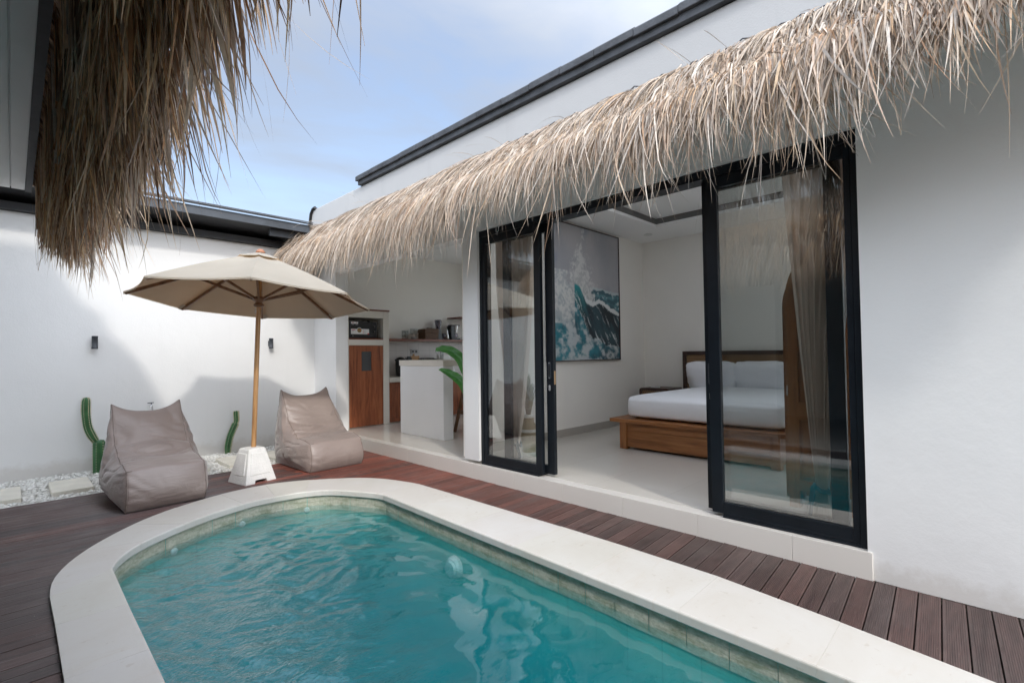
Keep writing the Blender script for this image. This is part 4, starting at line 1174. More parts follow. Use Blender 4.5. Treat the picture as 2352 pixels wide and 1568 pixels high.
    def cap(sg):
        rr = []
        for k in range(1, NCAP + 1):
            f = k / NCAP; sc = 1 - f * 0.985
            bul = 0.095 * math.sin(f * PI / 2) ** 0.8
            r = []
            for i in range(NPf):
                y, z = cen + (P[i] - cen) * sc
                zr = P[i, 1]
                low = np.clip(z / 0.10, 0, 1) * 0.6 + 0.4
                x = xm + sg * (half(zr * sc + cen[1] * (1 - sc)) + bul * low * (1 - 0.55 * max(0, z / h - 0.3))) + topshift * (z / h) ** 1.5
                pos = np.array((x, y0 + y, max(z, 0.004)))
                pos[0] -= sg * wr((pos[1], pos[0], pos[2]), 0.020) * math.sin(f * PI) ** 0.5
                r.append(tuple(pos))
            rr.append(r)
        return rr
    rows = cap(-1)[::-1] + [row(-1 + 2 * j / NV) for j in range(NV + 1)] + cap(1)
    mb = MB(); vs = [p for r in rows for p in r]; nr = len(rows)
    fs = [(j * NPf + i, j * NPf + (i + 1) % NPf, (j + 1) * NPf + (i + 1) % NPf, (j + 1) * NPf + i) for j in range(nr - 1) for i in range(NPf)]
    fs += [tuple(range(NPf)), tuple(range((nr - 1) * NPf, nr * NPf))[::-1]]
    mb.add(vs, fs, 0, True)
    left = rows[NCAP]; right = rows[NCAP + NV]
    c0 = (xm, y0 + D / 2)
    if yawd: spin(mb, c0, math.radians(yawd))
    mb.build('cover', M['satin'], bag)
    def seam(pts):
        q = MB().tube(pts, 0.0034, 6)
        if yawd: spin(q, c0, math.radians(yawd))
        q.build('seam_piping', M['seam'], bag)
    for side in (left, right): seam([side[i] for i in range(tagc[0], tagc[3] + 1)])
    seam([rows[NCAP + j][tagc[1]] for j in range(NV + 1)][0:4])
    seam([rows[NCAP + j][tagc[2]] for j in range(NV + 1)])
    return bag
beanbag('larger taupe satin beanbag chair, the left one, close to the pool edge', 0.635, 1.195, 5.0, 0.93, 0.775, 0.335, 1.7, 0.035, -0.015, 1.5)
beanbag('smaller taupe satin beanbag chair right of the parasol, catching the sun', 2.215, 2.825, 5.22, 0.90, 0.80, 0.31, 5.3, 0.055, -0.05, 2.0)

# ================================================================ CACTI, WALL LAMPS, TAP
m, n, b = newmat('cactus_green')
v = mapped(n)
L(n, ramp(n, noisen(n, v, 12, 3), [(0.3, (0.022, 0.085, 0.028)), (0.7, (0.045, 0.15, 0.05))]), b.inputs['Base Color']); b.inputs['Roughness'].default_value = 0.45
M['cactus'] = m
M['spine'] = plain('pale_cactus_spine', (0.5, 0.45, 0.30), 0.8)
def cactus_seg(path, rad, parent, ribs=6, blunt=False):
    path = [np.array(p) for p in crom([path[0]] + path + [path[-1]], 7)] if len(path) > 2 else resample3(path, 14)
    N = len(path); nk = ribs * 6; mb = MB(); vs = []; sp = MB()
    for i, p in enumerate(path):
        f = i / (N - 1)
        r = rad * (1 if blunt else min(1, 0.72 + 0.28 * min(1, f / 0.25))) * (math.sqrt(max(0.02, 1 - max(0, (f - 0.86) / 0.14) ** 2)) if not blunt else (1 if f < 0.97 else 0.75))
        d = path[min(i + 1, N - 1)] - path[max(i - 1, 0)]; d = Vector(d).normalized()
        a = d.cross(Vector((0, 1, 0.05))).normalized(); c = d.cross(a)
        for k in range(nk):
            t = 2 * PI * k / nk; rr = r * (0.70 + 0.30 * abs(math.cos(t * ribs / 2)) ** 0.8)
            q = Vector(p) + (a * math.cos(t) + c * math.sin(t)) * rr; vs.append(q)
            if k % 6 == 0 and 0 < i < N - 1:
                for e in (0.0, 0.5):
                    o = q + d * 0.011 * e
                    nn = (q - Vector(p)).normalized()
                    sp.add([o + d * 0.004, o - d * 0.004, o + nn * 0.012 + c * 0.003, o + a * 0.005], [(0, 1, 2), (0, 2, 3), (1, 2, 3)])
    fs = [(i * nk + k, i * nk + (k + 1) % nk, (i + 1) * nk + (k + 1) % nk, (i + 1) * nk + k) for i in range(N - 1) for k in range(nk)]
    fs += [tuple(range(nk))[::-1], tuple(range((N - 1) * nk, N * nk))]
    mb.add(vs, fs, 0, True); mb.add(sp.v, sp.f, 1); mb.build('stem', [M['cactus'], M['spine']], parent)
def resample3(p, n):
    p = np.array(p, float); return [p[0] + (p[-1] - p[0]) * t for t in np.linspace(0, 1, n)]
c1 = thing('cactus', 'two-part green column cactus against the white wall beside the larger beanbag', 'cactus', (0.70, 7.28, -0.05), 'cacti along the white wall')
cactus_seg([(0.703, 7.28, -0.06), (0.700, 7.28, 0.325)], 0.056, c1, 6, True)
cactus_seg([(0.672, 7.28, 0.318), (0.640, 7.28, 0.375), (0.602, 7.28, 0.48), (0.585, 7.28, 0.62), (0.583, 7.28, 0.72), (0.586, 7.28, 0.82)], 0.037, c1, 6)
c2 = thing('cactus', 'slim curved green cactus against the white wall left of the parasol pole', 'cactus', (2.03, 7.36, -0.05), 'cacti along the white wall')
cactus_seg([(2.035, 7.36, -0.06), (2.04, 7.36, 0.05), (2.065, 7.36, 0.18), (2.11, 7.36, 0.30), (2.135, 7.36, 0.36)], 0.040, c2, 6)
cactus_seg([(2.132, 7.36, 0.35), (2.142, 7.36, 0.40), (2.138, 7.36, 0.46), (2.136, 7.36, 0.52)], 0.030, c2, 6)
def wall_lamp(x, label):
    o = thing('wall_lamp', label, 'wall lamp', (x, YW, 1.44), 'up and down lamps on the white wall')
    mb = MB(); c = (x, YW - 0.062, 1.44)
    mb.lathe([(0.024, -0.072), (0.0295, -0.075), (0.0295, -0.0605), (0.0285, -0.060), (0.0285, 0.060), (0.0295, 0.0605), (0.0295, 0.075), (0.024, 0.072)], c, 20)
    mb.build('lamp_body', M['charcoal'], o)
    MB().box(x - 0.022, x + 0.022, YW - 0.036, YW - 0.001, 1.40, 1.48).build('wall_bracket', M['charcoal'], o, bevel=0.003)
wall_lamp(0.668, 'small black cylinder wall lamp at the left, above the two-part cactus')
wall_lamp(2.612, 'small black cylinder wall lamp right of the parasol pole')
tap = thing('garden_tap', 'small steel garden tap on the wall behind the larger beanbag', 'tap', (1.205, YW, 0.66))
mb = MB(); y = YW
mb.tube([(1.228, y - 0.001, 0.60), (1.222, y - 0.03, 0.625), (1.212, y - 0.06, 0.655), (1.205, y - 0.075, 0.672)], 0.009, 8).tube([(1.205, y - 0.075, 0.672), (1.195, y - 0.09, 0.655), (1.193, y - 0.092, 0.635)], [0.010, 0.008, 0.008], 8)
mb.build('tap_body', M['chrome'], tap)
MB().tube([(1.205, y - 0.075, 0.672), (1.205, y - 0.075, 0.698)], 0.005, 8).tube([(1.165, y - 0.075, 0.700), (1.228, y - 0.075, 0.702)], 0.0055, 6).build('tap_handle', M['charcoal'], tap)
# cable over the end of the parapet
cb = MB().tube([(XF - 0.012, 7.42, 3.545), (XF - 0.015, 7.50, 3.535), (XF - 0.02, 7.56, 3.47), (XF - 0.015, 7.60, 3.36), (XF - 0.01, 7.62, 3.20), (XF - 0.012, 7.645, 3.0)], 0.022, 8).tube([(XF + 0.02, 7.42, 3.54), (XF - 0.016, 7.53, 3.51), (XF - 0.03, 7.575, 3.42), (XF - 0.03, 7.61, 3.3)], 0.010, 6).build('cable', M['blackplastic'])
tag(cb, 'black cable bundle hanging over the far end of the villa parapet', 'cable')

# ================================================================ BEDROOM
# ---- bed
bed = thing('bed', 'low teak double bed with a cane headboard and white mattress', 'bed', (5.9, 2.25, FL))
BX0, BX1, BYL, BYR = 4.90, 7.10, 3.085, 1.40
mb = MB()
mb.box(BX0 + 0.02, BX0 + 0.05, BYR + 0.085, BYL - 0.085, FL + 0.025, 0.452)
for q in (0,): mb.box(BX0 + 0.012, BX0 + 0.0195, BYR + 0.09, BYL - 0.09, FL + 0.21, FL + 0.2125)
mb.build('footboard', M['teak'], bed, bevel=0.002)
for y0 in (BYL - 0.085, BYR):
    MB().box(BX0, BX0 + 0.085, y0, y0 + 0.085, FL, 0.452).build('leg', M['teakz'], bed, bevel=0.003)
for y0 in (BYL - 0.05, BYR + 0.015): MB().box(BX0 + 0.09, BX1, y0, y0 + 0.035, FL + 0.03, 0.452).build('side_rail', wood('teak_rail', (0.15, 0.058, 0.02), (0.28, 0.115, 0.038), (0.38, 0.175, 0.062), 'x'), bed, bevel=0.002)
MB().box(BX0 - 0.045, BX1, BYR - 0.06, BYL + 0.105, 0.4525, 0.492).build('ledge', M['teak'], bed, bevel=0.004)
mb = MB()
HBY0, HBY1, HZ = 1.15, 3.35, 1.252
mb.box(BX1, BX1 + 0.05, HBY0, HBY1, HZ - 0.055, HZ).box(BX1, BX1 + 0.05, HBY1 - 0.06, HBY1, FL, HZ - 0.055).box(BX1, BX1 + 0.05, HBY0, HBY0 + 0.06, FL, HZ - 0.055)
hb_ = mb.build('headboard', M['darkwood'], bed, bevel=0.004)
m, n, b = newmat('woven_cane')
v = mapped(n)
wv = n.nodes.new('ShaderNodeTexBrick'); wv.offset = 0.5; wv.inputs['Scale'].default_value = 1.0; wv.inputs['Brick Width'].default_value = 0.030; wv.inputs['Row Height'].default_value = 0.026; wv.inputs['Mortar Size'].default_value = 0.006
L(n, mapped(n, (1, 1, 1), (0, PI / 2, PI / 2)), wv.inputs['Vector'])
wv.inputs['Color1'].default_value = (0.075, 0.038, 0.018, 1); wv.inputs['Color2'].default_value = (0.12, 0.065, 0.03, 1); wv.inputs['Mortar'].default_value = (0.32, 0.19, 0.095, 1)
L(n, wv.outputs['Color'], b.inputs['Base Color']); b.inputs['Roughness'].default_value = 0.5
M['cane'] = m
MB().box(BX1 + 0.018, BX1 + 0.03, HBY0 + 0.058, HBY1 - 0.058, FL + 0.2, HZ - 0.053).build('cane_panel', M['cane'], hb_)
def soft(cx, cy, cz, hx, hy, hz, e=4.0, nu=48, nv=24, wr=0.0, seed=0.0, tilt=0.0):
    """superellipsoid cushion"""
    def s(c, p): return math.copysign(abs(c) ** p, c)
    def fn(u, v_):
        th = 2 * PI * u; ph = -PI / 2 + PI * v_
        x = s(math.cos(ph), 2 / 3.2) * s(math.cos(th), 2 / e); y = s(math.cos(ph), 2 / 3.2) * s(math.sin(th), 2 / e); z = s(math.sin(ph), 2 / 3.2)
        w = 1 + wr * noise.noise(Vector((x * 2.2 + seed, y * 2.2, z * 2.2))) + wr * 0.6 * noise.noise(Vector((x * 5 + seed, y * 5, z * 5)))
        X, Y, Z = hx * x * w, hy * y * w, hz * z * w
        return (cx + X * math.cos(tilt) - Z * math.sin(tilt), cy + Y, cz + X * math.sin(tilt) + Z * math.cos(tilt))
    return fn
def mattr(u, v_):
    th = 2 * PI * u; ph = -PI / 2 + PI * v_
    def s(c, p): return math.copysign(abs(c) ** p, c)
    r = s(math.cos(ph), 2 / 9)
    x, y, z = r * s(math.cos(th), 2 / 16), r * s(math.sin(th), 2 / 16), s(math.sin(ph), 2 / 9)
    X, Y = (BX0 + 0.03 + BX1) / 2 + x * (BX1 - BX0 - 0.06) / 2, (BYL - 0.015 + BYR - 0.03) / 2 + y * (BYL - BYR - 0.01) / 2
    cr = 0.004 * noise.noise(Vector((X * 5, Y * 14, z * 2))) + 0.006 * noise.noise(Vector((X * 2, Y * 2, 3.0)))
    return (X - cr * (1 if x < -0.9 else 0), Y, 0.625 + z * 0.13 + cr * (z > 0) - 0.012 * (x < -0.93) * (z > 0.5))
MB().grid(mattr, 160, 30).build('mattress', M['linen'], bed)
for cy, lab in ((2.85, 'white pillow at the left end of the bed head'), (2.18, 'white pillow beside the wardrobe at the bed head')):
    p = MB().grid(soft(6.93, cy, 0.905, 0.205, 0.335, 0.085, 7, 56, 24, 0.09, cy * 3, -1.22 + PI), 56, 24).build('pillow', M['linen'])
    tag(p, lab, 'pillow', 'pillows on the bed')
# ---- nightstand
ns = thing('nightstand', 'dark wood nightstand with a woven cane drawer front beside the bed', 'nightstand', (6.95, 3.62, FL))
mb = MB()
NX0, NX1, NY0, NY1, NZ = 6.72, 7.17, 3.385, 3.87, 0.705
pts = []
for (cy, cz, a0) in ((NY1 - 0.04, NZ - 0.04, 0), (NY0 + 0.04, NZ - 0.04, PI / 2)):
    for k in range(7): t = a0 + PI / 2 * k / 6; pts.append((cy + 0.04 * math.cos(t), cz + 0.04 * math.sin(t)))
outer = [(NY1, FL + 0.12)] + pts + [(NY0, FL + 0.12)]
inner = [(NY0 + 0.032, FL + 0.12), (NY0 + 0.032, NZ - 0.034), (NY1 - 0.032, NZ - 0.034), (NY1 - 0.032, FL + 0.12)]
mb.prism(outer + inner, 'x', NX0, NX1)
mb.box(NX0 + 0.01, NX1 - 0.01, NY0 + 0.033, NY1 - 0.033, FL + 0.12, FL + 0.15)
mb.build('carcass', M['darkwood'], ns)
MB().box(NX0 + 0.022, NX0 + 0.04, NY0 + 0.036, NY1 - 0.036, FL + 0.152, NZ - 0.038).build('drawer_front', M['cane'], ns)
for yy in (NY0 + 0.03, NY1 - 0.03):
    MB().tube([(NX0 + 0.03, yy, FL), (NX0 + 0.03, yy, FL + 0.12)], [0.012, 0.018], 8).build('leg', M['darkwood'], ns)
rm = MB().box(6.83, 6.87, 3.60, 3.74, NZ + 0.001, NZ + 0.018).build('remote_control', M['paper'], bevel=0.006)
tag(rm, 'small white remote control lying on the nightstand', 'remote control')
# ---- painting of a breaking wave
pt = thing('painting', 'large framed oil painting of a breaking teal wave on the bedroom wall', 'painting', (5.58, RY1, 2.06))
PX0, PX1, PZ0, PZ1 = 4.74, 6.425, 1.137, 2.985
def fbm(x, y, o=5, sd=0.0):
    s = 0; a = 0.5
    for i in range(o): s += a * noise.noise(Vector((x + sd, y - sd, sd * 0.7))); x *= 2.03; y *= 2.03; a *= 0.55
    return s
def lerp(a, c, t): return tuple(p + (q - p) * t for p, q in zip(a, c))
def sst(a, c, x): t = min(1, max(0, (x - a) / (c - a))); return t * t * (3 - 2 * t)
def poly(x, pts):
    return float(np.interp(x, [p[0] for p in pts], [p[1] for p in pts]))
def wave_col(u, v_):
    """u 0..1 left to right, v_ 0..1 bottom to top: brushwork colours"""
    nn = fbm(u * 5, v_ * 5, 5, 3.1); n2 = fbm(u * 16, v_ * 16, 4, 9.7); n3 = fbm(u * 46, v_ * 46, 2, 4.4)
    c = lerp((0.34, 0.34, 0.36), (0.43, 0.415, 0.42), sst(-0.3, 0.35, fbm(u * 2.2, v_ * 2.2, 4, 1.0) + 0.25 * (0.7 - v_)))
    c = lerp(c, (0.20, 0.25, 0.34), 0.7 * sst(0.10, 0.45, fbm(u * 2.5, v_ * 2.5, 3, 6.0) + 0.6 * max(0, 0.40 - u) + 0.15 * (v_ - 0.7)))
    # far sea
    hor = 0.555 + 0.02 * fbm(u * 9, 2, 3, 2.0) - 0.05 * max(0, u - 0.72)
    if v_ < hor:
        c = lerp((0.03, 0.10, 0.13), (0.09, 0.23, 0.26), sst(-0.25, 0.3, n2 + 0.2 * math.sin(v_ * 130 + nn * 8)))
        if hor - v_ < 0.02 + 0.03 * n2 or n2 + n3 * 0.4 > 0.24: c = lerp(c, (0.55, 0.60, 0.60), 0.75)
    # spray plume, tall and ragged
    pc = 0.37 + 0.07 * (v_ - 0.6) + 0.05 * fbm(v_ * 5, 1.0, 3, 5.0)
    pw = poly(v_, [(0.35, 0.30), (0.5, 0.27), (0.6, 0.19), (0.7, 0.15), (0.8, 0.10), (0.86, 0.05), (0.9, 0.0)])
    if v_ > 0.36:
        q = (pw - abs(u - pc)) * 6 + n2 * 1.2 + n3 * 0.8
        c = lerp(c, lerp((0.47, 0.475, 0.465), (0.63, 0.625, 0.60), sst(-0.2, 0.2, n3 + n2)), 0.92 * sst(-0.1, 0.7, q))
    # foam on the left shoulder
    lf = (0.36 - u) * 3 + 0.7 * n2 + 0.5 * nn - 3.5 * max(0, v_ - 0.56) - 4 * max(0, 0.20 - v_)
    if v_ < 0.66: c = lerp(c, lerp((0.42, 0.45, 0.46), (0.63, 0.63, 0.60), sst(-0.2, 0.2, n2 + n3)), 0.92 * sst(-0.05, 0.45, lf))
    # hollow dark face under the crest, streaks curve down from the lip
    crest = poly(u, [(0.30, 0.575), (0.36, 0.56), (0.46, 0.44), (0.56, 0.415), (0.66, 0.445), (0.74, 0.43), (0.85, 0.385), (1.0, 0.355)]) + 0.010 * n2
    bot = poly(u, [(0.30, 0.44), (0.36, 0.36), (0.45, 0.25), (0.55, 0.17), (0.70, 0.125), (1.0, 0.105)]) + 0.04 * n2
    if u > 0.29 and bot < v_ < crest:
        f = (crest - v_) / max(0.02, crest - bot)
        st = fbm(u * 9.0 - f * 2.6, (u * 1.1 + f * 0.3) * 3.0, 4, 8.0)
        st2 = fbm((u - f * 0.30) * 30, f * 3.2, 3, 2.0)
        d = lerp((0.008, 0.017, 0.024), (0.022, 0.062, 0.078), sst(-0.2, 0.25, st))
        teal = sst(0.56, 0.32, u + 0.10 * f + 0.08 * nn)
        d = lerp(d, lerp((0.012, 0.22, 0.25), (0.03, 0.33, 0.34), sst(-0.2, 0.2, st2)), teal * (1 - 0.55 * f))
        d = lerp(d, (0.62, 0.67, 0.68), 0.85 * sst(0.20, 0.36, st2 + 0.20 * (f - 0.55) + 0.10 * n2))
        edge = min(1, (crest - v_) / 0.012)
        c = lerp(c, d, edge)
    if u > 0.44 and abs(v_ - crest - 0.012) < 0.016 + 0.016 * n2 + 0.01 * nn: c = (0.66, 0.68, 0.67)
    # churned water along the bottom
    if v_ < bot or (u <= 0.29 and v_ < 0.30):
        k = sst(-0.12, 0.20, fbm(u * 8 - v_ * 5, v_ * 15 + u * 6, 5, 12.0) + 0.25 * (0.22 - abs(v_ - 0.20)))
        sea = lerp((0.016, 0.07, 0.10), (0.03, 0.22, 0.27), sst(-0.3, 0.3, nn + 0.3 * (0.4 - u)))
        w = lerp(sea, (0.57, 0.60, 0.60), k * 0.85)
        c = w if u > 0.29 else lerp(c, w, sst(0.32, 0.22, v_ + 0.05 * n2))
    if u < 0.16 and 0.16 < v_ < 0.27: c = lerp(c, (0.010, 0.19, 0.24), 0.85 * sst(-0.15, 0.15, n2 - nn))
    return tuple(max(0.0, x) for x in c)
NU, NVp = 150, 165
Vp = np.array([(PX0 + 0.014 + (PX1 - PX0 - 0.028) * i / NU, RY1 - 0.036 - 0.0016 * noise.noise(Vector((i * 0.5, j * 0.5, 0))), PZ0 + 0.014 + (PZ1 - PZ0 - 0.028) * j / NVp) for i in range(NU + 1) for j in range(NVp + 1)])
# the left strip lies behind the door frame, so the composition is laid over the visible part
Cp = np.array([wave_col((i / NU - 0.07) / 0.93, j / NVp) + (1.0,) for i in range(NU + 1) for j in range(NVp + 1)])
Fp = np.array([(i * (NVp + 1) + j, (i + 1) * (NVp + 1) + j, (i + 1) * (NVp + 1) + j + 1, i * (NVp + 1) + j + 1) for i in range(NU) for j in range(NVp)])
m, n, b = newmat('oil_canvas'); at = n.nodes.new('ShaderNodeVertexColor'); at.layer_name = 'tone'
L(n, at.outputs[0], b.inputs['Base Color']); b.inputs['Roughness'].default_value = 0.5
L(n, bumpn(n, noisen(n, mapped(n), 55, 4), 0.3, 0.004), b.inputs['Normal'])
mesh_np('canvas', Vp, Fp, m, pt, True, Cp)
mb = MB(); fd0, fd1 = RY1 - 0.046, RY1 - 0.002
mb.box(PX0, PX0 + 0.013, fd0, fd1, PZ0, PZ1).box(PX1 - 0.013, PX1, fd0, fd1, PZ0, PZ1).box(PX0 + 0.013, PX1 - 0.013, fd0, fd1, PZ0, PZ0 + 0.013).box(PX0 + 0.013, PX1 - 0.013, fd0, fd1, PZ1 - 0.013, PZ1).box(PX0 + 0.013, PX1 - 0.013, fd1 - 0.022, fd1, PZ0 + 0.013, PZ1 - 0.013)
mb.build('frame', M['darkwood'], pt)
# ---- wardrobe
wr = thing('wardrobe', 'arched teak wardrobe standing behind the right glass panel', 'wardrobe', (4.0, 0.85, FL))
WX, WY0, WY1, WSP, WB = 3.845, 0.615, 1.050, 1.57, 0.27
def arch(y0, y1, zb, zs, hgt, n=18):
    c = (y0 + y1) / 2; a = (y1 - y0) / 2
    return [(y0, zb), (y1, zb)] + [(c + a * math.cos(t), zs + hgt * math.sin(t)) for t in np.linspace(0, PI, n)]
MB().prism(arch(WY0, WY1, WB, WSP, 0.37), 'x', WX + 0.022, WX + 0.44, 0).build('carcass', M['teakz'], wr)
mb = MB()
# face frame: two stiles, arched head, cross rails
def strip(outer, inner, x0, x1):
    k = len(outer); vs = [(x, p[0], p[1]) for x in (x0, x1) for p in outer + inner]
    for i in range(k - 1):
        q = [outer[i], outer[i + 1], inner[i + 1], inner[i]]
        mb.prism(q, 'x', x0, x1)
o_ = arch(WY0, WY1, WB, WSP, 0.37)[1:]; o_ = [(WY1, WB)] + o_[1:] + [(WY0, WB)]
i_ = [(WY1 - 0.075, WB)] + [((WY0 + WY1) / 2 + ((WY1 - WY0) / 2 - 0.075) * math.cos(t), WSP + 0.29 * math.sin(t)) for t in np.linspace(0, PI, 18)] + [(WY0 + 0.075, WB)]
strip(o_, i_, WX, WX + 0.021)
for z0, z1 in ((WB, 0.345), (0.762, 0.885), (1.50, 1.57)): mb.box(WX + 0.001, WX + 0.0215, WY0 + 0.075, WY1 - 0.075, z0, z1)
mb.build('face_frame', M['teakz'], wr)
for z0, z1 in ((0.36, 0.75), (0.90, 1.49)): MB().box(WX + 0.010, WX + 0.0212, WY0 + 0.09, WY1 - 0.09, z0, z1).build('door_panel', M['reddoor'] if False else M['teakz'], wr, bevel=0.006)
o2 = arch(WY0 + 0.02, WY1 + 0.030, 0.205, WSP, 0.385)[1:]
MB().prism(arch(WY0 + 0.35, WY1 + 0.030, 0.205, WSP - 0.02, 0.17), 'x', WX + 0.06, WX + 0.09).build('back_board', M['teakz'], wr)
for y0 in (WY1 - 0.07, WY0):
    for x0 in (WX + 0.002, WX + 0.37): MB().box(x0, x0 + 0.06, y0 + 0.002, y0 + 0.068, FL, WB + 0.01).build('leg', M['teakz'], wr, bevel=0.003)
MB().tube([(WX - 0.002, WY1 - 0.006, 0.93), (WX - 0.002, WY1 - 0.006, 1.0)], 0.005, 8).build('hinge', M['chrome'], wr)
# ---- curtains
def curtain_cloth(name, col):
    m, n, b = newmat(name)
    L(n, ramp(n, noisen(n, mapped(n, (40, 40, 1.2)), 2, 3), [(0.3, tuple(x * 0.9 for x in col)), (0.7, tuple(min(1, x * 1.06) for x in col))]), b.inputs['Base Color']); b.inputs['Roughness'].default_value = 0.75
    out = n.nodes['Material Output']; t = n.nodes.new('ShaderNodeBsdfTranslucent'); t.inputs[0].default_value = col + (1,)
    s = n.nodes.new('ShaderNodeMixShader'); s.inputs[0].default_value = 0.18
    L(n, b.outputs[0], s.inputs[1]); L(n, t.outputs[0], s.inputs[2]); L(n, s.outputs[0], out.inputs[0]); return m
M['drape'] = curtain_cloth('taupe_curtain', (0.80, 0.69, 0.61))
M['sheer'] = curtain_cloth('white_sheer', (0.78, 0.78, 0.78))
M['tieband'] = plain('slate_blue_tie', (0.07, 0.10, 0.135), 0.8, 0.1)
def drape(root, mat, name, x, key, pleats, amp, seed):
    """key: list of (z, y_left, y_right)"""
    Z = [k[0] for k in key][::-1]; YA = [k[1] for k in key][::-1]; YB = [k[2] for k in key][::-1]
    z0, z1 = Z[0], Z[-1]
    def fn(u, v_):
        z = z1 + (z0 - z1) * v_
        a, c = np.interp(z, Z, YA), np.interp(z, Z, YB)
        w = abs(a - c)
        uu = u + 0.010 * math.sin(u * 31 + seed + z * 1.1)
        y = a + (c - a) * u
        k = min(1.0, 0.25 + w / 0.45)
        ph = 2 * PI * pleats * uu
        xx = x + amp * k * (math.sin(ph) + 0.32 * math.sin(2.1 * ph + seed + z * 0.6)) + 0.012 * math.sin(z * 2.2 + u * 4)
        y += 0.28 * (w / pleats) * math.cos(ph) * 0.5
        return (xx, y, z)
    return MB().grid(fn, pleats * 12, 44, 0, True).build(name, mat, root)
def tie(root, x, y, z, w, tail=1):
    mb = MB()
    ring_ = [(x + 0.042 * math.cos(t), y + (w / 2 + 0.008) * math.sin(t), z + 0.018 * math.sin(t) + 0.004 * math.cos(3 * t)) for t in np.linspace(0, 2 * PI, 22)]
    for dz in (-0.008, 0.0, 0.008): mb.tube([(p[0], p[1], p[2] + dz) for p in ring_], 0.0065, 6)
    yk = y + tail * (w / 2 + 0.006)
    mb.tube([(x - 0.030, yk - 0.01 * tail, z + 0.03), (x - 0.045, yk, z + 0.012), (x - 0.038, yk + 0.012 * tail, z - 0.05), (x - 0.03, yk + 0.026 * tail, z - 0.13)], [0.008, 0.014, 0.010, 0.012], 7)
    mb.tube([(x - 0.040, yk, z + 0.01), (x - 0.050, yk - 0.006 * tail, z - 0.04), (x - 0.04, yk + 0.012 * tail, z - 0.10), (x - 0.035, yk + 0.02 * tail, z - 0.165)], [0.014, 0.009, 0.010, 0.012], 7)
    mb.build('tie', M['tieband'], root)
CX = 3.535
cr = thing('curtain', 'taupe curtain gathered by a slate blue tie behind the right glass panel', 'curtain', (CX, 0.80, FL), 'curtains behind the glass')
drape(cr, M['drape'], 'drape', CX, [(2.47, 0.955, 0.40), (1.9, 0.925, 0.60), (1.4, 0.895, 0.665), (0.95, 0.862, 0.70), (0.60, 0.835, 0.725), (0.385, 0.812, 0.748), (0.30, 0.828, 0.735), (0.165, 0.868, 0.705)], 8, 0.038, 0.4)
drape(cr, M['sheer'], 'sheer_lining', CX + 0.045, [(2.47, 0.80, 0.36), (1.9, 0.80, 0.575), (1.4, 0.79, 0.635), (0.95, 0.80, 0.675), (0.60, 0.79, 0.71), (0.385, 0.785, 0.745), (0.165, 0.80, 0.69)], 5, 0.010, 1.4)
tie(cr, CX + 0.005, 0.780, 0.385, 0.066, 1)
cl = thing('curtain', 'taupe curtain gathered behind the narrow left glass panel beside the vase', 'curtain', (CX, 3.40, FL), 'curtains behind the glass')
drape(cl, M['drape'], 'drape', CX, [(2.47, 3.66, 3.14), (1.9, 3.655, 3.17), (1.4, 3.62, 3.215), (0.95, 3.57, 3.27), (0.60, 3.515, 3.315), (0.36, 3.452, 3.372), (0.28, 3.47, 3.355), (0.165, 3.50, 3.33)], 9, 0.034, 2.2)
tie(cl, CX + 0.004, 3.412, 0.355, 0.082, -1)
# ---- vase with dried grass
VX, VY = 3.90, 3.585
va_ = thing('vase', 'woven seagrass floor vase with white bands behind the left glass panel', 'vase', (VX, VY, FL))
m, n, b = newmat('woven_seagrass')
v = mapped(n, (60, 60, 120)); L(n, ramp(n, noisen(n, v, 1.5, 2), [(0.3, (0.20, 0.145, 0.075)), (0.7, (0.40, 0.31, 0.18))]), b.inputs['Base Color']); b.inputs['Roughness'].default_value = 0.8
L(n, bumpn(n, noisen(n, v, 1.5, 2), 0.7, 0.01), b.inputs['Normal'])
M['seagrass'] = m
MB().lathe([(0.068, 0.0), (0.072, 0.05), (0.088, 0.165), (0.090, 0.215)], (VX, VY, FL + 0.045), 24).lathe([(0.090, 0.0), (0.078, 0.040), (0.058, 0.075), (0.056, 0.122)], (VX, VY, FL + 0.29), 24).build('woven_body', M['seagrass'], va_)
M['whiteband'] = plain('white_band', (0.72, 0.71, 0.68), 0.7)
MB().lathe([(0.06, 0.0), (0.068, 0.003), (0.069, 0.045)], (VX, VY, FL), 24).build('white_foot', M['whiteband'], va_)
MB().lathe([(0.0915, 0.0), (0.094, 0.01), (0.0915, 0.032)], (VX, VY, FL + 0.259), 24).build('white_band', M['whiteband'], va_)
MB().lathe([(0.0585, 0.0), (0.062, 0.01), (0.062, 0.03), (0.05, 0.032)], (VX, VY, FL + 0.411), 24).build('white_rim', M['whiteband'], va_)
m, n, b = newmat('dried_grass'); at = n.nodes.new('ShaderNodeVertexColor'); at.layer_name = 'tone'; L(n, at.outputs[0], b.inputs['Base Color']); b.inputs['Roughness'].default_value = 0.8
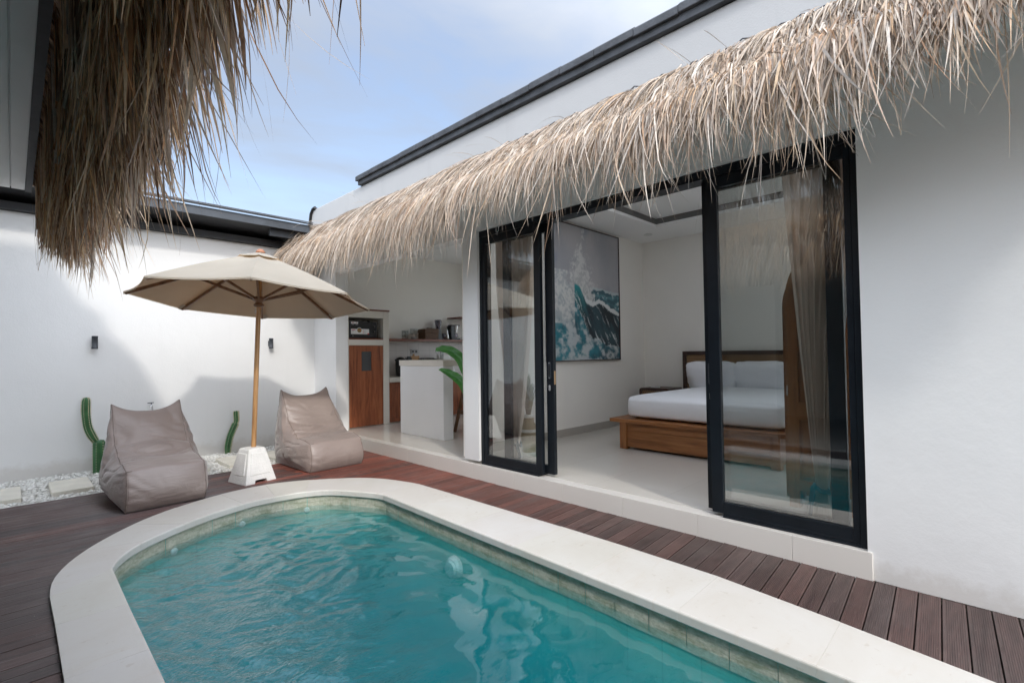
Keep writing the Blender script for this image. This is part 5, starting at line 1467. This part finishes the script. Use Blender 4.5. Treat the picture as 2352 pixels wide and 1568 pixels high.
def grass():
    parts = []
    g = np.random.default_rng(5)
    for cx, cy, ln, cnt in ((-0.01, 0.035, 0.52, 150), (0.0, -0.045, 0.40, 130)):
        K = 9; Vs = []; 
        for i in range(cnt):
            a0 = g.uniform(0, 2 * PI); r0 = 0.02 * math.sqrt(g.random())
            p = np.array((VX + r0 * math.cos(a0), VY + r0 * math.sin(a0), FL + 0.40))
            tilt_ = np.array((cx + g.normal(0, 0.05), cy * 1.6 + g.normal(0, 0.07), 1.0)); h = ln * g.uniform(0.65, 1.08)
            for k in range(K):
                f = k / (K - 1)
                q = p + np.array((tilt_[0] * h * f, tilt_[1] * h * f + math.copysign(0.10 * max(0, f - 0.75), cy) * 0.6, h * f * (1 - 0.10 * f)))
                wv_ = 0.0035 * (0.5 if f < 0.4 else 1.4) * (1 if f < 0.95 else 0.3)
                s = np.array((-math.sin(a0), math.cos(a0), 0)) * wv_
                Vs += [q - s, q + s]
        Vs = np.array(Vs); base = (np.arange(cnt) * K * 2)[:, None]; q = np.arange(K - 1) * 2
        F = np.stack([base + q, base + q + 1, base + q + 3, base + q + 2], -1).reshape(-1, 4)
        t = np.tile(np.linspace(0, 1, K).repeat(2), cnt)[:, None]
        c = np.array((0.34, 0.24, 0.13)) * (1 - t) + np.array((0.17, 0.19, 0.09)) * t
        c = c * g.uniform(0.7, 1.3, (cnt, 1)).repeat(K * 2, 0)
        parts.append((Vs, F, np.c_[c, np.ones(len(c))]))
    return merge(parts)
gv, gf, gc = grass()
go = mesh_np('dried_grass', gv, gf, m, None, True, gc)
tag(go, 'bundle of dried green brown grass standing in the woven floor vase', 'dried grass')

# ================================================================ KITCHEN
KF = 6.926
M['counter'] = plain('cream_counter_plaster', (0.66, 0.62, 0.55), 0.5, 0.03, 3, 0.08, 60)
M['towerpaint'] = plain('cream_painted_masonry', (0.68, 0.65, 0.585), 0.6, 0.03, 3, 0.08, 60)
tw = thing('kitchen_tower', 'tall cream kitchen cabinet with a red wood door and a microwave niche', 'kitchen cabinet', (3.9, 7.2, FL))
mb = MB()
TX0, TX1 = 3.466, 4.243
mb.box(TX0, 3.553, KF, YW, FL, 1.945).box(4.138, TX1, KF, YW, FL, 1.945)
mb.box(3.553, 4.138, KF + 0.001, YW, 1.835, 1.945).box(3.553, 4.138, KF + 0.001, YW, 1.407, 1.494).box(3.553, 4.138, 7.44, YW, 1.494, 1.835).box(3.553, 4.138, KF + 0.04, YW, FL, 1.407)
mb.build('masonry', M['towerpaint'], tw, bevel=0.003)
MB().box(TX0, TX1 + 0.004, KF - 0.012, YW, 1.9455, 1.970).build('top_board', M['redshelf'], tw, bevel=0.002)
MB().box(3.555, 4.136, KF - 0.003, 7.43, 1.4945, 1.516).build('niche_shelf', M['redshelf'], tw, bevel=0.002)
mb = MB(); sx0, sx1, sz0, sz1 = 3.763, 3.932, 1.012, 1.310
dy0, dy1 = KF + 0.006, KF + 0.034
mb.box(3.557, sx0, dy0, dy1, FL + 0.012, 1.402).box(sx1, 4.134, dy0, dy1, FL + 0.012, 1.402).box(sx0, sx1, dy0, dy1, FL + 0.012, sz0).box(sx0, sx1, dy0, dy1, sz1, 1.402)
td = mb.build('cabinet_door', M['reddoor'], tw)
M['slotglass'] = plain('dark_mirror_glass', (0.06, 0.065, 0.07), 0.05, 0.02, spec=0.9)
MB().box(sx0, sx1, dy0 + 0.010, dy0 + 0.014, sz0, sz1).build('mirror_window', M['slotglass'], td)
# counter run along the back wall
ct = thing('kitchen_counter', 'cream masonry kitchen counter with red wood doors along the back wall', 'counter', (5.4, 7.2, FL))
mb = MB()
mb.box(TX1 + 0.002, KX1 - 0.002, KF - 0.01, YW, 0.812, 0.885).box(TX1 + 0.002, KX1 - 0.002, KF + 0.06, YW, FL, 0.812)
mb.build('counter_top', M['counter'], ct, bevel=0.003)
for i in range(4):
    x0 = 4.252 + i * 0.57
    mb = MB(); y0 = KF + 0.022
    mb.box(x0, x0 + 0.055, y0, y0 + 0.028, FL + 0.02, 0.805).box(x0 + 0.50, x0 + 0.555, y0, y0 + 0.028, FL + 0.02, 0.805).box(x0 + 0.055, x0 + 0.50, y0, y0 + 0.028, FL + 0.02, FL + 0.08).box(x0 + 0.055, x0 + 0.50, y0, y0 + 0.028, 0.745, 0.805).box(x0 + 0.055, x0 + 0.50, y0 + 0.012, y0 + 0.024, FL + 0.08, 0.745)
    mb.build('cabinet_door', M['reddoor'], ct, bevel=0.002)
m, n, b = newmat('white_square_tile')
br = n.nodes.new('ShaderNodeTexBrick'); br.offset = 0.0; br.inputs['Scale'].default_value = 1.0; br.inputs['Brick Width'].default_value = 0.236; br.inputs['Row Height'].default_value = 0.19; br.inputs['Mortar Size'].default_value = 0.0022
br.inputs['Color1'].default_value = (0.62, 0.58, 0.55, 1); br.inputs['Color2'].default_value = (0.60, 0.565, 0.54, 1); br.inputs['Mortar'].default_value = (0.42, 0.39, 0.37, 1)
L(n, mapped(n, (1, 1, 1), (PI / 2, 0, 0)), br.inputs['Vector']); L(n, br.outputs['Color'], b.inputs['Base Color']); b.inputs['Roughness'].default_value = 0.25
MB().box(TX1 + 0.002, KX1 - 0.002, YW - 0.008, YW - 0.0005, 0.886, 1.47).build('splashback', m, ct)
# wall shelf
shf = MB().box(TX1 + 0.003, 6.35, 7.20, YW - 0.001, 1.488, 1.527).build('wall_shelf', M['redshelf'], bevel=0.002)
tag(shf, 'long red wood wall shelf carrying glasses and kitchen appliances', 'shelf')
shu = MB().box(5.86, 6.70, 7.10, YW - 0.001, 1.930, 1.952).build('wall_shelf', M['redshelf'], bevel=0.002)
tag(shu, 'short upper red wood shelf, just showing left of the white pillar', 'shelf')
# bar counter
bar = thing('bar_counter', 'white kitchen bar counter with a thick cream top standing near the villa front', 'bar counter', (3.95, 5.5, FL))
MB().box(3.872, 4.03, 5.035, 6.03, FL, 1.0965).build('support_wall', M['stucco'], bar, bevel=0.004)
MB().box(3.866, 5.60, 5.030, 6.05, 1.098, 1.175).build('counter_top', M['counter'], bar, bevel=0.003)
# ---- microwave
mw = thing('microwave', 'black microwave oven with a food sticker in the cabinet niche', 'microwave', (3.82, 7.1, 1.516))
MY = 6.965
MB().box(3.572, 4.045, MY + 0.012, MY + 0.34, 1.524, 1.775).build('casing', M['blackplastic'], mw, bevel=0.004)
mdoor = MB().box(3.574, 3.945, MY - 0.006, MY + 0.011, 1.526, 1.773).build('door', M['slotglass'] if False else M['blackplastic'], mw, bevel=0.003)
MB().box(3.590, 3.598, MY - 0.012, MY - 0.006, 1.545, 1.765).build('door_trim', M['charcoal'], mdoor)
MB().box(3.947, 4.045, MY - 0.006, MY + 0.011, 1.526, 1.773).build('control_panel', M['charcoal'] if False else M['blackplastic'], mw, bevel=0.003)
for zz in (1.615, 1.695):
    k = MB().tube([(3.998, MY - 0.006, zz), (3.998, MY - 0.024, zz)], [0.020, 0.018], 16); k.box(3.9965, 3.9995, MY - 0.0255, MY - 0.024, zz, zz + 0.017, 1)
    k.build('knob', [M['blackplastic'], M['paper']], mw)
st = MB(); ys = MY - 0.0072
def plate(x0, x1, z0, z1, mi, lift=0.0): st.add([(x0, ys - lift, z0), (x1, ys - lift, z0), (x1, ys - lift, z1), (x0, ys - lift, z1)], [(0, 1, 2, 3)], mi)
plate(3.604, 3.722, 1.738, 1.768, 0); plate(3.604, 3.906, 1.578, 1.660, 0); plate(3.878, 3.906, 1.578, 1.594, 1, 0.0004)
for x0, x1 in ((3.622, 3.648), (3.688, 3.713)): plate(x0, x1, 1.729, 1.7335, 2); plate(x0 - 0.010, x1 + 0.006, 1.721, 1.7255, 2)
plate(3.616, 3.674, 1.640, 1.648, 1, 0.0004); plate(3.616, 3.652, 1.622, 1.629, 2, 0.0004); plate(3.616, 3.645, 1.592, 1.595, 2, 0.0004)
for i in range(5):
    zz = 1.588 + i * 0.0125; plate(3.803, 3.810, zz, zz + 0.007, 1, 0.0004); plate(3.818, 3.845 + (i % 2) * 0.008, zz + 0.001, zz + 0.004, 2, 0.0004)
plate(3.618, 3.648, 1.550, 1.557, 2)
stk = st.build('sticker', [M['paper'], M['red'], M['greyprint']], mdoor)
mb = MB()
mb.prism([(3.742 + 0.041 * math.cos(t), 1.641 + 0.041 * math.sin(t)) for t in np.linspace(0, 2 * PI, 25)[:-1]], 'y', ys - 0.0016, ys - 0.0008)
g = random.Random(4)
cols = [(0.25, 0.17, 0.06), (0.45, 0.10, 0.04), (0.10, 0.16, 0.04), (0.50, 0.36, 0.15)]
fm = [M['paper']] + [plain('food_print', c, 0.5, 0.1) for c in cols]
mb.prism([(3.742 + 0.036 * math.cos(t), 1.639 + 0.036 * math.sin(t)) for t in np.linspace(0, 2 * PI, 25)[:-1]], 'y', ys - 0.0022, ys - 0.0017, 1)
for i in range(26):
    t, r = g.uniform(0, 2 * PI), 0.028 * math.sqrt(g.random()); q = g.uniform(0.004, 0.009); o = g.uniform(0, 2 * PI)
    mb.prism([(3.742 + r * math.cos(t) + q * math.cos(o + s) * (0.5 if k % 2 else 1), 1.639 + r * math.sin(t) + q * math.sin(o + s)) for k, s in enumerate(np.linspace(0, 2 * PI, 7)[:-1])], 'y', ys - 0.0024 - i * 2e-5, ys - 0.00225, 1 + g.randrange(4))
mb.build('food_picture', fm, mdoor)
def lettering(txt, size, x, y, z, mat, parent, name):
    cu = bpy.data.curves.new(name, 'FONT'); cu.body = txt; cu.size = size; cu.extrude = 0.0002; cu.align_x = 'CENTER'
    tmp = bpy.data.objects.new('tmp', cu); COL.objects.link(tmp)
    dg = bpy.context.evaluated_depsgraph_get(); me = bpy.data.meshes.new_from_object(tmp.evaluated_get(dg)); bpy.data.objects.remove(tmp)
    me.transform(Matrix.Translation((x, y, z)) @ Matrix.Rotation(PI / 2, 4, 'X'))
    me.materials.clear(); me.materials.append(mat)
    o = bpy.data.objects.new(name, me); COL.objects.link(o); attach(o, parent); return o
lettering('10', 0.030, 3.634, ys - 0.0006, 1.7425, M['red'], mdoor, 'printed_number')
lettering('2', 0.030, 3.693, ys - 0.0006, 1.7425, M['red'], mdoor, 'printed_number')
MB().tube([(3.62, 7.08, 1.776), (3.64, 7.07, 1.80), (3.69, 7.06, 1.808), (3.76, 7.05, 1.784), (3.82, 7.05, 1.782), (3.88, 7.05, 1.798), (3.93, 7.05, 1.796)], 0.005, 7).tube([(3.93, 7.05, 1.796), (3.955, 7.04, 1.785), (3.965, 7.035, 1.776)], [0.008, 0.013, 0.011], 8).build('power_cord', M['blackplastic'], mw)
# ---- things on the shelf
SZ = 1.5275; SY = 7.33
def tumbler(x, y, z, r, h, label, group=None, mat='clearglass'):
    o = MB().lathe([(0.001, 0.004), (r * 0.9, 0.003), (r * 0.92, 0.0), (r, h), (r - 0.0025, h), (r * 0.88, 0.008), (0.001, 0.008)], (x, y, z), 18).build('drinking_glass', M[mat])
    return tag(o, label, 'glass', group)
tumbler(4.777, SY, SZ, 0.031, 0.150, 'tall clear tumbler at the left end of the wall shelf', 'glasses on the wall shelf')
tumbler(4.845, SY, SZ, 0.031, 0.150, 'second tall clear tumbler, right next to the leftmost one on the shelf', 'glasses on the wall shelf')
bw = MB().lathe([(0.001, 0.003), (0.028, 0.0), (0.030, 0.004), (0.048, 0.040), (0.045, 0.040), (0.027, 0.008), (0.001, 0.007)], (4.957, SY - 0.03, SZ), 18).build('bowl', M['greyprint'])
tag(bw, 'small dark grey bowl in front of the wine glasses on the shelf', 'bowl')
def wineglass(x, y, z, label, group=None, s=1.0):
    o = MB().lathe([(0.030 * s, 0.0), (0.030 * s, 0.002), (0.006, 0.006), (0.004, 0.012), (0.004, 0.075 * s), (0.012, 0.083 * s), (0.030 * s, 0.105 * s), (0.036 * s, 0.130 * s), (0.034 * s, 0.160 * s), (0.030 * s, 0.185 * s)], (x, y, z), 18).build('wine_glass', M['clearglass'])
    return tag(o, label, 'wine glass', group)
wineglass(4.990, SY + 0.05, SZ, 'clear wine glass just behind the small grey bowl on the shelf', 'wine glasses on the wall shelf', 1.05)
wineglass(5.066, SY + 0.05, SZ, 'clear wine glass beside the woven basket on the shelf', 'wine glasses on the wall shelf', 1.05)
bk = thing('basket', 'brown woven lidded basket in the middle of the wall shelf', 'basket', (5.30, SY, SZ))
m, n, b = newmat('brown_rattan'); v = mapped(n, (25, 25, 90)); L(n, ramp(n, noisen(n, v, 1.4, 3), [(0.3, (0.055, 0.026, 0.012)), (0.7, (0.15, 0.075, 0.033))]), b.inputs['Base Color']); b.inputs['Roughness'].default_value = 0.6; L(n, bumpn(n, noisen(n, v, 1.4, 3), 0.7, 0.01), b.inputs['Normal'])
M['rattan'] = m
MB().box(5.160, 5.455, 7.22, 7.44, SZ, SZ + 0.115).build('basket_body', M['rattan'], bk, bevel=0.008)
MB().prism([(5.157, SZ + 0.117), (5.458, SZ + 0.117), (5.455, SZ + 0.185), (5.30, SZ + 0.197), (5.160, SZ + 0.185)], 'y', 7.217, 7.443).build('lid', M['rattan'], bk, bevel=0.006)
MB().box(5.275, 5.375, 7.31, 7.35, SZ + 0.198, SZ + 0.214).build('lid_handle', M['darkwood'], bk, bevel=0.003)
bl = thing('blender', 'kitchen blender with a smoky clear jug and black base on the shelf', 'blender', (5.55, SY, SZ))
MB().prism([(5.463, SZ), (5.572, SZ), (5.535, SZ + 0.188), (5.463, SZ + 0.188)], 'y', 7.25, 7.38).build('motor_base', M['blackplastic'], bl, bevel=0.008)
MB().lathe([(0.046, 0.0), (0.070, 0.150), (0.071, 0.175), (0.064, 0.172), (0.042, 0.006)], (5.553, 7.36, SZ + 0.19), 14).build('jug', M['smoke'], bl)
MB().lathe([(0.052, 0.0), (0.050, 0.03), (0.028, 0.045)], (5.553, 7.36, SZ + 0.145), 16).build('collar', M['whiteband'], bl)
tumbler(5.607, 7.27, SZ, 0.042, 0.115, 'smoky plastic measuring cup in front of the blender jug', None, 'smoke')
shk = thing('shaker', 'small steel cocktail shaker between the blender and the coffee maker', 'shaker', (5.705, 7.29, SZ))
MB().lathe([(0.028, 0), (0.036, 0.01), (0.030, 0.09), (0.021, 0.11)], (5.705, 7.29, SZ), 18).build('cup', M['chrome'], shk); MB().lathe([(0.020, 0), (0.018, 0.03), (0.012, 0.055), (0.011, 0.07)], (5.705, 7.29, SZ + 0.111), 16).build('cap', M['chrome'], shk)
cm = thing('coffee_maker', 'black drip coffee maker at the right end of the wall shelf', 'coffee maker', (5.88, SY, SZ))
MB().box(5.775, 5.985, 7.24, 7.40, SZ, SZ + 0.030).build('foot', M['blackplastic'], cm, bevel=0.01)
MB().box(5.780, 5.865, 7.26, 7.40, SZ + 0.03, SZ + 0.262).build('water_tank', M['blackplastic'], cm, bevel=0.008)
MB().lathe([(0.040, 0.0), (0.066, 0.115), (0.066, 0.128)], (5.925, 7.32, SZ + 0.140), 20).build('filter_basket', M['chrome'], cm)
MB().box(5.80, 5.985, 7.25, 7.39, SZ + 0.263, SZ + 0.282).build('lid', M['blackplastic'], cm, bevel=0.006)
MB().lathe([(0.030, 0.0), (0.052, 0.025), (0.052, 0.06), (0.038, 0.09)], (5.925, 7.32, SZ + 0.034), 18).build('glass_pot', M['smoke'], cm)
MB().tube([(5.985, 7.31, SZ + 0.012), (6.02, 7.29, SZ + 0.03), (6.06, 7.27, SZ + 0.028), (6.09, 7.26, SZ + 0.024)], 0.004, 6).tube([(6.085, 7.26, SZ + 0.025), (6.13, 7.255, SZ + 0.030)], [0.012, 0.017], 8).build('power_plug', M['blackplastic'], cm)
# ---- socket and things on the back counter
sk = thing('power_socket', 'grey double power socket on the tiled kitchen wall', 'socket', (5.096, YW, 1.31))
MB().box(5.022, 5.168, YW - 0.020, YW - 0.0085, 1.270, 1.348).build('cover_plate', plain('grey_plastic', (0.40, 0.39, 0.38), 0.5), sk, bevel=0.003)
mb = MB()
for xx in (5.062, 5.130): mb.tube([(xx, YW - 0.0205, 1.309), (xx, YW - 0.0225, 1.309)], 0.019, 16)
mb.build('outlets', M['blackplastic'], sk)
CZ = 0.886
hob = thing('gas_hob', 'black gas hob with pan supports on the back counter behind the bar glass', 'hob', (5.22, 7.2, CZ))
MB().box(5.02, 5.60, 7.05, 7.36, CZ, CZ + 0.10).build('hob_body', M['blackplastic'], hob, bevel=0.01)
mb = MB()
for xx in np.linspace(5.06, 5.40, 8): mb.tube([(xx, 7.08, CZ + 0.255), (xx, 7.33, CZ + 0.30)], 0.005, 6)
mb.tube([(5.04, 7.09, CZ + 0.26), (5.42, 7.09, CZ + 0.26)], 0.006, 6).tube([(5.04, 7.32, CZ + 0.30), (5.42, 7.32, CZ + 0.30)], 0.006, 6)
for xx in (5.05, 5.41): mb.tube([(xx, 7.09, CZ + 0.10), (xx, 7.09, CZ + 0.26)], 0.006, 6).tube([(xx, 7.32, CZ + 0.10), (xx, 7.32, CZ + 0.30)], 0.006, 6)
mb.build('pan_support', M['blackplastic'], hob)
cbd = MB(); cbd.box(4.895, 5.085, 7.30, 7.318, CZ, CZ + 0.345).box(4.950, 4.985, 7.300, 7.3179, CZ + 0.345, CZ + 0.38)
tag(cbd.build('chopping_board', plain('light_wood_board', (0.40, 0.22, 0.09), 0.5, 0.12, 20), bevel=0.003), 'light wood chopping board leaning upright on the back counter', 'chopping board')
kb_ = thing('knife_block', 'black knife block beside the chopping board', 'knife block', (4.84, 7.3, CZ))
MB().prism([(4.78, CZ), (4.885, CZ), (4.885, CZ + 0.315), (4.805, CZ + 0.315)], 'y', 7.24, 7.33).build('block', M['blackplastic'], kb_, bevel=0.004)
mb = MB()
for i in range(3): mb.box(4.815 + i * 0.024, 4.829 + i * 0.024, 7.26, 7.285, CZ + 0.316, CZ + 0.338)
mb.build('knife_handles', M['charcoal'], kb_)
pn = thing('saucepan', 'black saucepan with ladle handles on the back counter left of the knife block', 'saucepan', (4.65, 7.2, CZ))
MB().lathe([(0.07, 0), (0.085, 0.01), (0.088, 0.285), (0.075, 0.305), (0.04, 0.325), (0.0, 0.33)], (4.645, 7.22, CZ), 20).build('pot', M['blackplastic'], pn)
mb = MB().tube([(4.56, 7.20, CZ + 0.28), (4.52, 7.19, CZ + 0.285)], 0.012, 8).tube([(4.73, 7.20, CZ + 0.28), (4.765, 7.19, CZ + 0.275), (4.80, 7.185, CZ + 0.29)], 0.012, 8); mb.build('handle', M['blackplastic'], pn)
wb = MB().prism([(7.02, CZ), (7.27, CZ), (7.27, CZ + 0.36), (7.22, CZ + 0.36)], 'x', 5.44, 5.70).build('white_container', M['whiteband'], bevel=0.01)
tag(wb, 'white kitchen container on the counter right of the gas hob', 'container')
# ---- on the bar
wineglass(4.455, 5.93, 1.1755, 'clear wine glass on the bar top behind the banana leaf', None, 0.95)
tumbler(4.50, 5.885, 1.1755, 0.028, 0.13, 'tall clear glass on the bar top behind the banana leaf', None)
nk = MB(); nk.lathe([(0.001, 0.004), (0.06, 0.0), (0.09, 0.012), (0.088, 0.015), (0.06, 0.005), (0.001, 0.007)], (4.97, 5.93, 1.1755), 22)
tag(nk.build('plate', M['whiteband']), 'white plate at the far side of the bar top by the pillar', 'plate')
# ---- bar stool
stl = thing('bar_stool', 'wooden bar stool tucked under the bar, its splayed leg showing by the pillar', 'stool', (4.62, 5.28, FL))
lz = 0.80
for sx, sy in ((-1, 1), (1, 1), (-1, -1), (1, -1)):
    MB().beam((4.62 + sx * 0.21, 5.27 + sy * 0.21, FL), (4.62 + sx * 0.11, 5.27 + sy * 0.11, lz), 0.036, 0.036).build('leg', M['ribwood'], stl, bevel=0.003)
for sx, sy in ((-1, 0), (1, 0), (0, 1), (0, -1)):
    d = 0.175
    a = (4.62 + (sx * d if sx else -d), 5.27 + (sy * d if sy else -d), 0.43); c = (4.62 + (sx * d if sx else d), 5.27 + (sy * d if sy else d), 0.43)
    MB().beam(a, c, 0.024, 0.042).build('foot_rail', M['ribwood'], stl)
MB().box(4.45, 4.79, 5.10, 5.44, lz, lz + 0.035).build('seat', M['ribwood'], stl, bevel=0.008)
# ---- banana plant behind the pillar
bp = thing('banana_plant', 'green broad-leaved banana plant leaning out from behind the white pillar', 'plant', (3.78, 4.40, FL))
m, n, b = newmat('banana_leaf')
L(n, ramp(n, noisen(n, mapped(n), 7, 4), [(0.3, (0.03, 0.14, 0.028)), (0.7, (0.07, 0.24, 0.05))]), b.inputs['Base Color']); b.inputs['Roughness'].default_value = 0.32
out = n.nodes['Material Output']; t = n.nodes.new('ShaderNodeBsdfTranslucent'); t.inputs[0].default_value = (0.10, 0.32, 0.05, 1); s = n.nodes.new('ShaderNodeMixShader'); s.inputs[0].default_value = 0.25
L(n, b.outputs[0], s.inputs[1]); L(n, t.outputs[0], s.inputs[2]); L(n, s.outputs[0], out.inputs[0]); M['leaf'] = m
def leaf(path, wid, up, prof=None):
    P = [np.array(p) for p in crom([path[0]] + path + [path[-1]], 9)]; N = len(P)
    vs = []; W_ = 8
    for i, p in enumerate(P):
        f = i / (N - 1); d = P[min(i + 1, N - 1)] - P[max(i - 1, 0)]; d = Vector(d).normalized()
        s_ = d.cross(Vector(up)).normalized(); q = s_.cross(d).normalized()
        w = wid * max(0.02, math.sin(PI * min(1, f ** 0.75) * 0.97 + 0.03) ** 0.8)
        for k in range(W_ + 1):
            t = k / W_ * 2 - 1
            vs.append(Vector(p) + s_ * t * w + q * (0.35 * abs(t) * w + 0.006 * math.sin(f * 40 + t * 3) * abs(t)))
    fs = [(i * (W_ + 1) + k, i * (W_ + 1) + k + 1, (i + 1) * (W_ + 1) + k + 1, (i + 1) * (W_ + 1) + k) for i in range(N - 1) for k in range(W_)]
    mb = MB().add(vs, fs, 0, True); mb.build('leaf', M['leaf'], bp)
leaf([(3.77, 4.39, 0.80), (3.74, 4.42, 1.02), (3.71, 4.50, 1.20), (3.68, 4.66, 1.295), (3.655, 4.82, 1.315), (3.65, 4.90, 1.295)], 0.060, (-0.75, -0.5, 0.45))
leaf([(3.77, 4.38, 0.62), (3.75, 4.40, 0.76), (3.72, 4.46, 0.90), (3.69, 4.58, 0.985), (3.66, 4.72, 1.045), (3.64, 4.82, 1.07)], 0.058, (-0.7, -0.45, 0.55))
leaf([(3.79, 4.40, 0.75), (3.85, 4.37, 1.05), (3.96, 4.36, 1.25), (4.12, 4.40, 1.33)], 0.055, (-0.2, -0.3, 0.9))
MB().tube([(3.78, 4.40, 0.36), (3.775, 4.395, 0.60), (3.77, 4.39, 0.86)], [0.022, 0.017, 0.01], 8).build('stalk', M['leaf'], bp)
MB().lathe([(0.055, 0.0), (0.062, 0.01), (0.078, 0.20), (0.078, 0.215), (0.068, 0.213), (0.062, 0.18), (0.001, 0.178)], (3.78, 4.40, FL), 20).build('pot', M['whiteband'], bp)
